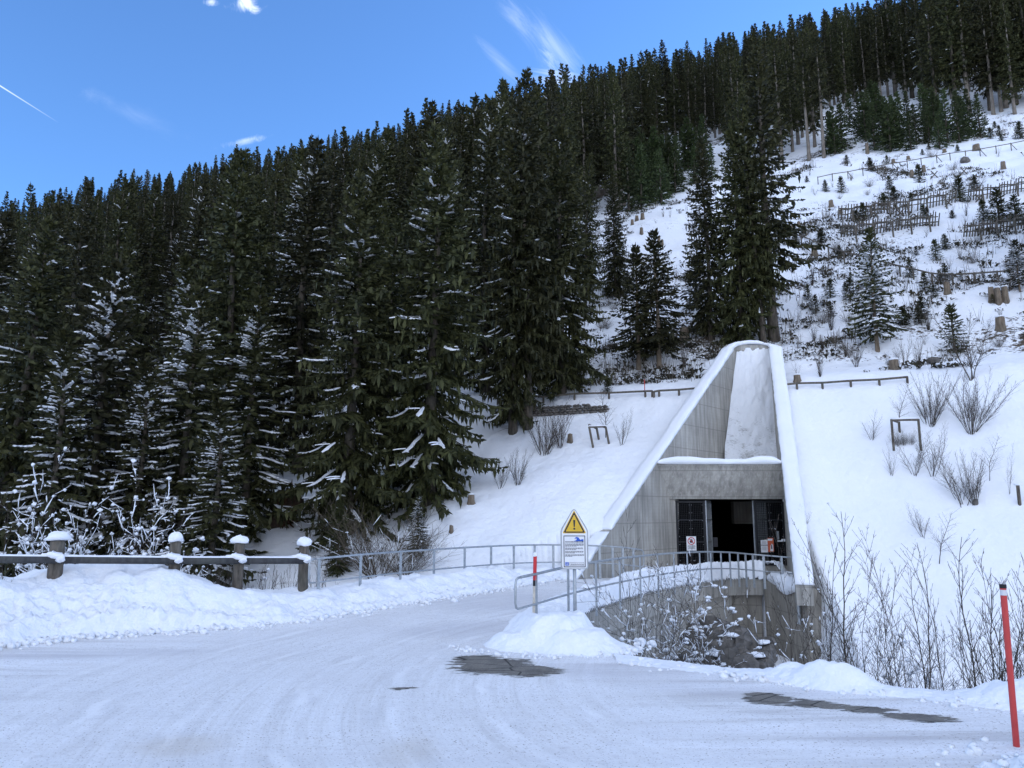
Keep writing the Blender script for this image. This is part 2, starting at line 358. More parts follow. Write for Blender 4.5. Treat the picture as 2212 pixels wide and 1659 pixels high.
# ------------------------------------------------------------------ terrain sheet (one sheet, finest where the camera looks)
an = np.concatenate([np.linspace(-180, -52, 40, endpoint=False), np.linspace(-52, 52, 620), np.linspace(52, 180, 41)[1:]])
rr = np.concatenate([[.4, 2, 4], np.geomspace(6, 20, 120, endpoint=False), np.linspace(20, 46, 210, endpoint=False), np.geomspace(46, 262, 260)])
aa, rg = np.meshgrid(np.radians(an), rr); X = rg * np.sin(aa); Y = rg * np.cos(aa)
Z = H(X.ravel(), Y.ravel()).reshape(X.shape)
nr_, na = X.shape; idx = np.arange(nr_ * na).reshape(nr_, na)
F = np.stack([idx[:-1, :-1], idx[:-1, 1:], idx[1:, 1:], idx[1:, :-1]], -1).reshape(-1, 4)[:, ::-1]
xf, yf = X.ravel()[F], Y.ravel()[F]; zf_ = Z.ravel()[F]; xm, ym = xf.mean(1), yf.mean(1)
F = F[~((ym > GY - .2) & (ym < YT + 1.2) & (xm > LB[0] - .2) & (xm < LB[0] + 6.5) & (zf_.max(1) - zf_.min(1) > .9) & (zf_.min(1) < 3))]   # open the hill behind the tunnel mouth
me = np_mesh('terrain', np.stack([X, Y, Z], -1).reshape(-1, 3), F, M['hill'], True)
bare = (sstep(8.9, 10.5, Z) * (.30 + .9 * (fbm(X * .11, Y * .11, 41, 3))) + .25 * sstep(0, -1.2, Z) * (Y > 14)).ravel()
bare = np.where((Z.ravel() < 8.6) & (Z.ravel() > -.3), -1.5, bare)
bare += .40 * (Z.ravel() > 8.6) * sstep(2.5, -1.5, X.ravel() - .6 - .16 * (Y.ravel() - 30) + 2 * fbm(X.ravel() * .2, Y.ravel() * .2, 45, 3))
at_ = me.attributes.new('bare', 'FLOAT', 'POINT'); at_.data.foreach_set('value', bare.astype(np.float32))
tag(put('terrain', me), 'snow covered ground rising into a steep wooded mountainside', kind='structure')
# ------------------------------------------------------------------ road sheet
def grid_sheet(name, poly, x0, x1, y0, y1, st, zf, mat):
    xs = np.arange(x0, x1, st); ys = np.arange(y0, y1, st); X, Y = np.meshgrid(xs, ys); n, m = X.shape
    idx = np.arange(n * m).reshape(n, m); F = np.stack([idx[:-1, :-1], idx[:-1, 1:], idx[1:, 1:], idx[1:, :-1]], -1).reshape(-1, 4)
    x, y = X.ravel(), Y.ravel(); z = zf(x, y); keep = inside(poly, x[F].mean(1), y[F].mean(1)) if poly is not None else np.isfinite(z)[F].all(1)
    F = F[keep]; used = np.unique(F); mp = np.full(len(x), -1); mp[used] = np.arange(len(used))
    me = np_mesh(name, np.stack([x, y, np.nan_to_num(z)], -1)[used], mp[F], mat, True); return me, x[used], y[used]
rut = lambda x, y: RZ(x, y) + .012 * fbm(x * .5, y * 2.2, 61, 4) + .02 * vn(x * .2, y * .3, 71)
me, x, y = grid_sheet('road', road_poly, -26, 26, 2.5, 46, .14, rut, M['road'])
lane = sstep(.5, 2.5, (y - 13.2) - .35 * np.abs(x + 2)) * sstep(-9, -3, x)
wear = np.full(len(x), -1.)
def patch(u, v, ru, rv, rot=0, s=1.):
    c = on_z(u, v, 0); e1 = on_z(u + ru, v, 0)[0] - c[0]; e2 = abs(on_z(u, v - rv, 0)[1] - c[1])
    dx, dy = x - c[0], y - c[1]; q = math.radians(rot); dx, dy = dx * math.cos(q) + dy * math.sin(q), -dx * math.sin(q) + dy * math.cos(q)
    return s * (1.75 - np.hypot(dx / e1, dy / e2))
for p in ((1065, 1438, 98, 20, -4), (1140, 1450, 90, 14, 4), (1030, 1424, 62, 10), (1660, 1510, 62, 15, -14), (1760, 1523, 85, 11, -14), (1870, 1535, 70, 10, -12), (1985, 1553, 88, 11, -14),
          (870, 1489, 45, 5, 0, .82), (2040, 1645, 40, 4, 0, .8), (1500, 1414, 60, 4, -6, .78), (1420, 1600, 40, 3, 0, .74)):
    wear = np.maximum(wear, patch(*p))
stain = np.maximum(np.clip(patch(390, 1612, 70, 18), 0, 1), np.clip(patch(880, 1625, 45, 26), 0, 1) * .8)
turn = sstep(4.5, 6.5, np.hypot(x - 8, y - 12)) * sstep(17, 13, np.hypot(x - 8, y - 12)) * sstep(3.5, 0., x) * .9
ice = np.maximum.reduce([np.clip(patch(*q), 0, 1) for q in ((1380, 1450, 170, 16, -8), (1560, 1490, 160, 10, -12), (110, 1415, 190, 8), (330, 1408, 90, 6), (1110, 1310, 130, 12, 30), (1900, 1600, 90, 12), (1000, 1360, 120, 10, 25))]) * .8
for nm, vv in (('turn', turn), ('ice', ice), ('lane', lane), ('wear', wear), ('stain', stain)):
    at_ = me.attributes.new(nm, 'FLOAT', 'POINT'); at_.data.foreach_set('value', vv.astype(np.float32))
tag(put('road', me, loc=(0, 0, .004)), 'road of packed icy snow with worn asphalt patches', kind='structure')
me, _, _ = grid_sheet('yard', [(-60, -45), (60, -45), (60, -2), (26, 2.6), (-26, 2.6), (-60, -4)], -60, 60, -45, 2.7, 1.0, lambda x, y: x * 0, M['road'])
tag(put('road', me, loc=(0, 0, -.004)), 'packed snow road behind the viewer', kind='structure')
# ------------------------------------------------------------------ plowed snow banks
def lumps(x, y): return 1.15 * (.085 * (.6 - worley(x * 5.5, y * 5.5, 3)) + .05 * (.6 - worley(x * 11, y * 11, 5)) + .05 * fbm(x * 6, y * 6, 7, 3))
foot = [on_z(u, v, .26 * float(sstep(600, 1150, u)))[:2] for u, v in ((-260, 1425), (0, 1402), (110, 1385), (200, 1376), (350, 1368), (500, 1358), (600, 1350), (700, 1338), (800, 1320), (900, 1301), (1000, 1285), (1100, 1270), (1210, 1253), (1290, 1243))]
crest = [(-260, 1245), (0, 1262), (110, 1240), (200, 1222), (350, 1232), (500, 1272), (600, 1284), (700, 1284), (800, 1272), (900, 1256), (1000, 1243), (1100, 1231), (1210, 1220), (1290, 1214)]
wd = [2.6, 2.5, 2.3, 2.2, 2.0, 1.7, 1.55, 1.5, 1.4, 1.35, 1.3, 1.2, 1.1, 1.0]
hc = []
for (fx, fy), (u, v), w in zip(foot, crest, wd):
    hc.append(at(u, v, fy + w * .9)[2] - .26 * float(sstep(600, 1150, u)))
foot = [tuple(p) for p in foot]; ss = np.concatenate([[0], np.cumsum([math.dist(a, b) for a, b in zip(foot[:-1], foot[1:])])])
outp = foot + [(4, 40), (-60, 40), (-60, 10)]
def left_bank(x, y):
    d, s = near_line(foot, x, y); d = np.where(inside(outp, x, y), d, -d) + .22 * fbm(x * .9, y * .9, 31, 3)
    w = np.interp(s, ss, wd); h0 = np.interp(s, ss, hc); t = d / w
    prof = .32 * sstep(0, .22, t) + .68 * sstep(.25, 1.0, t)
    h = h0 * prof * (1 + .16 * fbm(x * .8, y * .8, 33, 3)) * np.where(t > 1.1, 1 - .55 * sstep(1.2, 2.4, t), 1)
    lum = sstep(0, .1, t) * (1 - .75 * sstep(.45, .8, t)); h = h + lumps(x, y) * lum * (.5 + h0) * 1.1 + .20 * fbm(x * 1.6, y * 1.6, 35, 4) * sstep(.1, .4, t)
    end = np.interp(s, [0, .01, ss[-1] - .3, ss[-1]], [0, 1, 1, .15])
    g = H(x, y); h = np.where(end > .05, h * np.where(s >= ss[-1] - .3, end, 1), np.nan)
    h = np.where((t > -.02) & (t < 2.5) & (h > -.02), h - .03 + RZ(x, y), np.nan)
    return h
me, _, _ = grid_sheet('snow_bank', None, -17, 4.2, 13.2, 33, .065, left_bank, M['bank'])
tag(put('snow_bank', me), 'lumpy plowed snow bank along the barrier and far railing', kind='structure')
dkl = [tuple(p) for p in deck]; dks = np.concatenate([[0], np.cumsum([math.dist(a, b) for a, b in zip(dkl[:-1], dkl[1:])])])
dkl2 = [(1.05, 16.2)] + dkl
def right_bank(x, y):
    d, s = near_line(dkl2, x, y); ins = inside(road_poly, x, y); d = np.where(ins, d, -d); sL = s
    h0 = .40 + .22 * sstep(7, 13, s) + .10 * vn(s * .9, s * 0, 81) + .07 * vn(s * 4, s * 0, 83)
    t = (d + .13) / 1.45
    h = h0 * sstep(0, .14, t) * (1 - sstep(.42, 1.0, t)) + lumps(x, y) * .9 * sstep(0, .15, t) * (1 - sstep(.7, 1, t)) + .08 * fbm(x * 2.6, y * 2.6, 85, 4) * sstep(.05, .3, t) * (1 - sstep(.7, 1, t))
    h = np.where((t > .0) & (t < 1.02), h, -9)
    for (cx, cy, rx, ry, hh) in ((.8, 15.7, 1.2, 1.0, .60), (1.35, 15.1, 1.05, .85, .34), (.1, 15.5, .75, .8, .28), (.6, 16.8, .8, 1.2, .5)):
        q = np.hypot((x - cx) / rx, (y - cy) / ry) + .25 * fbm(x * 1.2, y * 1.2, 87, 3)
        h = np.maximum(h, hh * (1 - sstep(.35, 1.05, q)) * (1 + .25 * fbm(x * 2, y * 2, 89, 3)) + .45 * lumps(x, y) * (q < .95) - .02 * (q > 1.03) - 9 * (q > 1.06))
    return np.where(h > -.02, h - .025 + RZ(x, y), np.nan)
me, _, _ = grid_sheet('snow_bank', None, -1.6, 10.6, 13.6, 31.2, .05, right_bank, M['bank'])
tag(put('snow_bank', me), 'snow heaped under the near railing and round the warning sign post', kind='structure')
edl = [(2.0, 14.2)] + edge[3:10]; 
def verge(x, y):
    d, s = near_line(edl, x, y); ins = inside(road_poly, x, y); d = np.where(ins, d, -d)
    h0 = .05 + .30 * np.exp(-((x - 4.6) / .55) ** 2) + .42 * np.exp(-((x - 6.9) / .5) ** 2) + .10 * sstep(7, 8.5, x)
    t = (d + .35) / 1.05
    h = h0 * sstep(0, .35, t) * (1 - sstep(.45, 1, t)) * (1 + .5 * fbm(x * 2.2, y * 2.2, 91, 3)) + .3 * lumps(x, y) * sstep(.05, .3, t) * (1 - sstep(.7, 1, t))
    return np.where((t > 0) & (t < 1.02) & (h > -.02), h - .02, np.nan)
me, _, _ = grid_sheet('snow_bank', None, 1.8, 12.2, 8.8, 14.8, .04, verge, M['bank'])
tag(put('snow_bank', me), 'low ragged rim of plowed snow at the road edge above the stream', kind='structure')
def corner(x, y):
    q = np.hypot((x - 5.9) / 1.45, (y - 7.6) / 1.0) + .3 * fbm(x * 1.3, y * 1.3, 93, 3)
    h = .42 * (1 - sstep(.2, 1.05, q)) + .8 * lumps(x, y) * (q < 1.0) + .07 * fbm(x * 3, y * 3, 95, 4)
    return np.where((q < 1.06) & (h > -.02), h - .02, np.nan)
me, _, _ = grid_sheet('snow_bank', None, 3.6, 8, 6.2, 9.4, .03, corner, M['bank'])
tag(put('snow_bank', me), 'crumbly heap of plowed snow beside the red marker pole', kind='structure')

mb = MB().blob((10.2, 29.3, -.02), .55, 1.5, .34, 3, .2, 20, 10); tag(mb.build('snow_bank', M['bank'], None, True), 'small heap of snow on the abutment beside the right wing wall', kind='structure')
xs = np.linspace(-520, 520, 70); ys = np.linspace(-48, -420, 50); X, Y = np.meshgrid(xs, ys); D = -Y - 48 + 30 * fbm(X * .006, Y * 0, 101, 3)  # unseen opposite slope, added to throw warm sunlight back onto the shaded snow
Z = -1.5 + np.maximum(D, 0) * .72 * sstep(0, 60, D) + 9 * fbm(X * .02, Y * .02, 103, 4) * sstep(20, 90, D); n, m = X.shape; idx = np.arange(n * m).reshape(n, m)
F = np.stack([idx[:-1, :-1], idx[:-1, 1:], idx[1:, 1:], idx[1:, :-1]], -1).reshape(-1, 4)[:, ::-1]
tag(put('mountainside', np_mesh('mountainside', np.stack([X, Y, Z], -1).reshape(-1, 3), F, M['snow'], True)), 'unseen snow slope across the valley behind the viewer, added to bounce light', kind='structure')
# ------------------------------------------------------------------ tunnel portal
po = empty('tunnel_portal', (*left_at(GY), 0), 'concrete tunnel entrance with sloping snow capped wing walls', 'tunnel entrance')
pl = po.location.copy()
def P(mb, name, mat, smooth=False, par=None, bevel=0):
    o = mb.build(name, mat, None, smooth, bevel=bevel); o.parent = par or po
    o.matrix_parent_inverse = Matrix.Identity(4); o.location = (0, 0, 0)
    o.data.transform(Matrix.Translation(-pl)); return o
def wing(line, nn, y0, y1, zb, th, n=48, ysw=99):
    V = []; F = []
    for i in range(n + 1):
        y = y0 + (y1 - y0) * i / n; p = line(y); q = p + nn * th; T = y - PT
        b_ = zb if y < ysw else max(zb, LB[2] + .15); V += [(p[0], p[1], min(b_, T)), (q[0], q[1], min(b_, T)), (q[0], q[1], T), (p[0], p[1], T)]
    for i in range(n):
        a = 4 * i
        F += [(a + 3, a, a + 4, a + 7), (a + 1, a + 2, a + 6, a + 5), (a + 2, a + 3, a + 7, a + 6), (a, a + 1, a + 5, a + 4)]
    F += [(0, 3, 2, 1), (4 * n, 4 * n + 1, 4 * n + 2, 4 * n + 3)]
    return MB().add(V, F)
P(wing(left_at, nl, 27.2, B[1], -.6, TH, ysw=LB[1] + .45), 'wing_wall', M['concrete'])
P(wing(right_at, nr, 27.25, D_[1], -.6, TH), 'wing_wall', M['concrete'])
# top end wall, plastered back wall, trough floor, beam, lintel, jamb
tl, tr = left_at(B[1]), right_at(D_[1])
e0 = np.array((*tl, 0)); e1 = np.array((*tr, 0)); ex = (e1 - e0) / np.linalg.norm(e1 - e0); ey = np.array((-ex[1], ex[0], 0))
zt = min(B[1], D_[1]) - PT
P(MB().hexa([e0 - ex * .5 + (0, 0, 2), e1 + ex * .5 + (0, 0, 2), e1 + ex * .5 + ey * .5 + (0, 0, 2), e0 - ex * .5 + ey * .5 + (0, 0, 2)],
            [e0 - ex * .5 + (0, 0, zt), e1 + ex * .5 + (0, 0, zt), e1 + ex * .5 + ey * .5 + (0, 0, zt), e0 - ex * .5 + ey * .5 + (0, 0, zt)]), 'head_wall', M['concrete'])
BL = on_left(1562, 992); TL = on_left(1592, 752); BR = np.array((*right_at(BL[1] + .1), BL[2])); TR = np.array((*right_at(TL[1] - .02), TL[2]))
n = 70; V = []; F = []
for i in range(n + 1):
    for j in range(n + 1):
        s, q = i / n, j / n; p = (BL * (1 - q) + BR * q) * (1 - s) + (TL * (1 - q) + TR * q) * s
        d = .10 * float(fbm(np.array(q * 6), np.array(s * 9), 51, 4)) + .25 * max(0, .12 - s) / .12
        V.append((p[0], p[1] - d - .05, p[2]))
for i in range(n):
    for j in range(n): a = i * (n + 1) + j; F.append((a, a + 1, a + n + 2, a + n + 1))
bw = P(MB().add(V, F), 'back_wall', M['plaster'], True); tag(bw, 'steep back wall plastered with wind blown snow')
zb = LT[2] + .02
l0, r0 = LT[:2], right_at(LT[1]); l1, r1 = left_at(BL[1] + .3), right_at(BL[1] + .4)
P(MB().hexa([(*l0, zb - .12), (*r0, zb - .12), (*r1, zb - .2), (*l1, zb - .2)], [(*l0, zb), (*r0, zb), (*r1, zb + .1), (*l1, zb + .1)]), 'roof_beam', M['concrete'])
sn_ = MB().hexa([(l0[0] + .1, l0[1] + .5, zb - .05), (r0[0], r0[1] + .5, zb - .05), (*r1, zb), (*l1, zb)], [(l0[0] + .1, l0[1] + .5, zb + .2), (r0[0], r0[1] + .5, zb + .2), (*r1, zb + .42), (*l1, zb + .42)]); P(sn_, 'snow_cover', M['snow'])
rb = np.array((*right_at(LB[1]), LB[2])); rt = np.array((*right_at(LT[1]), LT[2] - .02)); lt = np.array((*l0, LT[2] - .02)); rt[1] += .01; lt[1] += .01
back = np.array((0, .9, 0))
P(MB().hexa([LB, rb, rb + back * 1.3, LB + back * 1.3], [lt, rt, rt + back * 2.2, lt + back * 2.2]), 'lintel', M['concrete'])
gx0 = at(1458, 1100, GY)[0]; gx1 = at(1695, 1100, GY)[0]
P(MB().hexa([(LB[0] - .02, LB[1] - .01, -.4), (gx0, GY - .12, -.4), (gx0, GY + .6, -.4), (LB[0] - .3, GY + .6, -.4)],
            [(LB[0] - .02, LB[1] - .01, LB[2] + .3), (gx0, GY - .12, LB[2] + .3), (gx0, GY + .6, LB[2] + .3), (LB[0] - .3, GY + .6, LB[2] + .3)]), 'jamb', M['concrete'])
# caps of snow
def cap(pts, ups, w, hh, seed, name='snow_cap'):
    V = []; F = []; pts = [np.array(p, float) for p in pts]; n = len(pts); prof = [(-.50, -.05), (-.515, .45), (-.47, .92), (-.15, 1.0), (.18, .98), (.47, .90), (.515, .42), (.50, -.05)]
    acc = 0
    for i, p in enumerate(pts):
        t = pts[min(i + 1, n - 1)] - pts[max(i - 1, 0)]; t /= np.linalg.norm(t)
        if i: acc += np.linalg.norm(p - pts[i - 1])
        sd = ups[i] if ups is not None else np.cross(t, (0, 0, 1)); sd = np.array((sd[0], sd[1], sd[2] if len(sd) > 2 else 0.), float); sd /= np.linalg.norm(sd)
        up = np.cross(sd, t); up = up if up[2] > 0 else -up
        k = min(1, i / 4, (n - 1 - i) / 4) ** .5 if seed < 100 else 1
        for j, (a, b) in enumerate(prof):
            nz = 1 + .10 * float(vn(np.array(acc * 1.3 + seed), np.array(j * .7), 7)) + .10 * float(vn(np.array(acc * 5 + seed), np.array(j * .9), 8))
            q = p + sd * w * a * nz + up * (hh * b * (1 + .9 * float(vn(np.array(acc * .9), np.array(seed * 1.0), 3))) * nz if b > 0 else b) * (.25 + .75 * k)
            V.append(q)
    m = len(prof)
    for i in range(n - 1):
        for j in range(m):
            j2 = (j + 1) % m; F.append((i * m + j, i * m + j2, i * m + m + j2, i * m + m + j))
    F += [tuple(range(m))[::-1], tuple((n - 1) * m + j for j in range(m))]
    return P(MB().add(V, F), name, M['snow'], True)
def wall_pts(line, nn, y0, y1, n): 
    return [np.array((*(line(y) + nn * TH * .5), y - PT)) for y in np.linspace(y0, y1, n)]
yb = on_plane(1322, 1147, _p, _n)[1]
cap(wall_pts(left_at, nl, 26.9, yb - .03, 24), [nl] * 24, TH + .04, .10, 3)
L = wall_pts(left_at, nl, yb + .05, B[1] - .25, 150); Rr = wall_pts(right_at, nr, 27.2, D_[1] - .25, 150)[::-1]
T0, T1 = e0 + ey * .25 - ex * .0 + (0, 0, zt), e1 + ey * .25 + (0, 0, zt)
top = [T0 * (1 - q) + T1 * q + (0, 0, .10 * math.sin(q * math.pi)) for q in np.linspace(.12, .88, 16)]
def bez(a, b, c, n): return [a * (1 - q) ** 2 + 2 * b * q * (1 - q) + c * q * q for q in np.linspace(0, 1, n + 2)[1:-1]]
cL = np.array((*(left_at(B[1]) + nl * TH * .3), zt + .03)); cR = np.array((*(right_at(D_[1]) + nr * TH * .3), zt + .03))
path = L + bez(L[-1], cL, top[0], 8) + top + bez(top[-1], cR, Rr[0], 8) + Rr
sides = []
for i, p in enumerate(path):
    t = path[min(i + 1, len(path) - 1)] - path[max(i - 1, 0)]; sides.append((-t[1], t[0], 0))
cap(path, sides, TH + .06, .11, 5)
bp = [np.array((*(l0 * (1 - q) + r0 * q + np.array((0, .42))), zb)) for q in np.linspace(-.005, 1.0, 60)]
cap(bp, [(0, -1, 0)] * 60, 1.0, .21, 9)
# tunnel lining and gates
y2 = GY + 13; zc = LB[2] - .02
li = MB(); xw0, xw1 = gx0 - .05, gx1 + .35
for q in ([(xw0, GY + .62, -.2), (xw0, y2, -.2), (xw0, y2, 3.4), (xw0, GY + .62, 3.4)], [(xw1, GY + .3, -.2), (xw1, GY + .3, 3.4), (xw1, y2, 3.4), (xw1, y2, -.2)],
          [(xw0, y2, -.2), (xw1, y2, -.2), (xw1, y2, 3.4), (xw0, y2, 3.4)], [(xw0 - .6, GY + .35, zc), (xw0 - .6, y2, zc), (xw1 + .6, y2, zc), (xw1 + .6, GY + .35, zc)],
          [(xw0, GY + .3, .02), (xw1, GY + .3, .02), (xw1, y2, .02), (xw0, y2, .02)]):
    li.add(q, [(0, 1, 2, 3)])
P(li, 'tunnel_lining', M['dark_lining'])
lamp = MB().box((at(1668, 1170, GY + 3)[0], GY + 3.4, at(1668, 1168, GY + 3)[2]), (.36, .10, .07), 0).build('tunnel_lamp', M['lamp_glow'])
tag(lamp, 'small lit strip lamp glowing inside the tunnel behind the grille', 'lamp')
def mesh_panel(name, x0, x1, y, z0, z1, par_label, leaf=None, bolts=True):
    """fixed black frame with woven wire; leaf = (x, y) of an opened leaf's far edge"""
    g = empty(name, ((x0 + x1) / 2, y, 0), par_label, 'gate', 'wire mesh gate panels of the tunnel'); gl = np.array(g.location)
    def Q(mb, nm, mat, smooth=False):
        o = mb.build(nm, mat, None, smooth); o.parent = g; o.data.transform(Matrix.Translation(-Vector(gl))); return o
    fr = MB(); w = .09
    for xx in (x0 + w / 2, x1 - w / 2): fr.box((xx, y, (z0 + z1) / 2), (w, .08, z1 - z0))
    for zz in (z0 + w / 2, z1 - w / 2, z0 + (z1 - z0) * .36, z0 + (z1 - z0) * .70): fr.box(((x0 + x1) / 2, y + .002, zz), (x1 - x0 - 2 * w, .05, w if zz in (z0 + w / 2, z1 - w / 2) else .035))
    fr.box(((x0 + x1) / 2, y + .012, (z0 + z1) / 2), (.04, .04, z1 - z0 - 2 * w))
    nb = len(fr.f)
    wr = MB()
    for xx in np.arange(x0 + w, x1 - w, .075): wr.box((xx, y - .012, (z0 + z1) / 2), (.011, .008, z1 - z0 - 2 * w))
    for zz in np.arange(z0 + w, z1 - w, .075): wr.box(((x0 + x1) / 2, y - .02, zz), (x1 - x0 - 2 * w, .008, .009))
    Q(wr, 'wire_mesh', M['black_steel'])
    bo = fr
    for zz in np.linspace(z0 + .2, z1 - .18, 8):
        for xx in (x0 + .13, (x0 + x1) / 2 - .05, (x0 + x1) / 2 + .05, x1 - .13): bo.blob((xx, y - .045, zz), .014, .010, .014, 1, 0, 8, 4)
    fo = Q(fr, 'frame', [M['black_steel'], M['galvanised']]); fo.data.polygons.foreach_set('material_index', [0] * nb + [1] * (len(fr.f) - nb))
    if leaf:
        xe, ya, yb_, _s = leaf; lf_ = MB(); xs = x1 + .035 if leaf[3] > 0 else x0 - .035
        d = np.array((xe - xs, yb_ - ya)); L = np.linalg.norm(d); d /= L; rz = math.atan2(d[1], d[0]); mid = np.array((xs, ya)) + d * L / 2
        for zz in (z0 + .05, z0 + (z1 - z0) * .36, z0 + (z1 - z0) * .70, z1 - .05): lf_.box((mid[0], mid[1], zz), (L, .05, .07), rz)
        for k in (0, L): p = np.array((xs, ya)) + d * k; lf_.box((p[0], p[1], (z0 + z1) / 2), (.06, .06, z1 - z0), rz)
        lw = MB()
        for k in np.arange(.08, L, .07): p = np.array((xs, ya)) + d * k; lw.box((p[0], p[1], (z0 + z1) / 2), (.03, .01, z1 - z0), rz)
        for zz in np.arange(z0 + .05, z1, .07): lw.box((mid[0], mid[1], zz), (L, .012, .02), rz)
        lo = Q(lf_, 'gate_leaf', M['galvanised']); lm = lw.build('wire_mesh', M['galvanised']); lm.parent = lo; lm.data.transform(Matrix.Translation(-Vector(gl)))
    return g
xa = at(1523, 1100, GY)[0]; xb = at(1629, 1100, GY)[0]; zg = LB[2] - .06
mesh_panel('mesh_gate', gx0 + .01, xa, GY, .38, zg, 'black wire mesh gate panel carrying the prohibition sign', (at(1535, 1100, GY + 1.1)[0], GY, GY + 1.1, 1))
mesh_panel('mesh_gate', xb, gx1 - .02, GY, .38, zg, 'black wire mesh gate panel carrying the paper notices', (at(1634, 1100, GY + 1.0)[0] + .22, GY, GY + .5, -1))
P(MB().box(((gx0 + xa) / 2, GY + .14, .18), (xa - gx0 - .02, .2, .42)), 'gate_plinth', M['concrete']); P(MB().box(((xb + gx1) / 2, GY + .14, .18), (gx1 - xb - .04, .2, .42)), 'gate_plinth', M['concrete'])
# notices on the gate
def flat(mb, outline, y, x0, z0, s, d=.004): # outline in sign units (x right, y up) standing in the xz plane, facing the viewer
    Mx = Matrix.Translation((x0, y, z0)) @ Matrix.Rotation(rad(90), 4, 'X') @ Matrix.Scale(s, 4)
    return mb.prism(outline, Mx, d / s)
def ring(r0, r1, cx, cy, n=28): return [[(cx + r * math.cos(2 * math.pi * k / n), cy + r * math.sin(2 * math.pi * k / n)) for r, k in ((r0, i), (r1, i), (r1, i + 1), (r0, i + 1))] for i in range(n)]
yq = GY - .06
c = at(1493.5, 1174, yq); w, h = .40, .58
ns = empty('prohibition_sign', (c[0], yq, c[2]), 'white no entry notice with a black hand in a red ring', 'sign')
def S(mb, nm, mat, par, org):
    o = mb.build(nm, mat); o.parent = par; o.data.transform(Matrix.Translation(-Vector(org))); return o
org = (c[0], yq, c[2])
S(MB().box((c[0], yq, c[2]), (w, .012, h)), 'plate', M['white_metal'], ns, org)
m = MB(); yy = yq - .008
for q in ring(.125, .155, 0, .10): flat(m, q, yy, c[0], c[2], 1)
flat(m, [(-.115, .195), (-.095, .215), (.115, .005), (.095, -.015)], yy - .005, c[0], c[2], 1); S(m, 'red_ring', M['red_sheet'], ns, org)
m = MB(); flat(m, [(-.045, .03), (.05, .03), (.065, .10), (.045, .12), (-.045, .12), (-.075, .075), (-.06, .06)], yy, c[0], c[2], 1)
for k, l in ((-.035, .05), (-.010, .065), (.015, .06), (.038, .04)): flat(m, [(k - .009, .118), (k + .009, .118), (k + .009, .118 + l), (k - .009, .118 + l)], yy, c[0], c[2], 1)
S(m, 'hand_symbol', M['dark_ink'], ns, org)
m = MB()
for r, l in ((-.10, .30), (-.14, .32), (-.18, .26), (-.22, .30)): flat(m, [(-l / 2, r), (l / 2, r), (l / 2, r + .016), (-l / 2, r + .016)], yy, c[0], c[2], 1)
S(m, 'lettering', M['grey_ink'], ns, org)
c = at(1651, 1180, yq); org = (c[0], yq, c[2])
nt = empty('paper_notice', org, 'white paper notice with two text blocks on the gate', 'notice')
S(MB().box(c, (.28, .010, .50)), 'sheet', M['white_metal'], nt, org)
m = MB(); flat(m, [(-.14, .03), (.14, .03), (.14, .06), (-.14, .06)], yq - .007, c[0], c[2], 1)
for r in (.10, .14, .18, -.03, -.07, -.11, -.15): flat(m, [(-.10, r), (.09, r), (.09, r + .01), (-.10, r + .01)], yq - .007, c[0], c[2], 1)
S(m, 'lettering', M['grey_ink'], nt, org)
c = at(1664, 1177, yq); org = (c[0] + .02, yq - .002, c[2])
pp = empty('poster', org, 'small orange and white poster fixed beside the paper notice', 'poster')
S(MB().box(org, (.24, .008, .56)), 'sheet', M['orange_sheet'], pp, org)
m = MB(); flat(m, [(-.02, -.26), (.11, -.26), (.11, .0), (.05, .05), (.0, -.05)], yq - .008, c[0], c[2], 1); flat(m, [(-.10, .17), (.08, .17), (.10, .25), (-.10, .25)], yq - .008, c[0], c[2], 1); S(m, 'white_area', M['white_metal'], pp, org)
m = MB(); flat(m, [(.02, -.16), (.07, -.16), (.06, .02), (.03, .0)], yq - .014, c[0], c[2], 1); S(m, 'dark_figure', M['dark_ink'], pp, org)
c = at(1692, 1167, GY - .1); org = tuple(c)
ba = empty('gate_lock_bracket', org, 'pale metal bracket on the right jamb of the gate', 'bracket')
S(MB().box(c, (.14, .08, .10)).box((c[0] - .14, c[1], c[2] - .03), (.22, .04, .05)), 'bracket_arm', M['white_metal'], ba, org)
S(MB().box((c[0] - .22, c[1], c[2] + .2), (.09, .06, .34)), 'lock_box', M['galvanised'], ba, org)
c = at(1693, 1081, GY - .15); tag(MB().blob(c, .05, .05, .06, 2, .03).build('alarm_sensor', M['white_metal'], None, True), 'tiny white sensor at the top right corner of the gate', 'sensor')
c = at(1545, 1171, GY + 2.4); tag(MB().box(c, (.2, .14, .42)).build('wall_cabinet', M['grey_ink'], bevel=.01), 'dim grey cabinet just inside the tunnel mouth', 'cabinet')
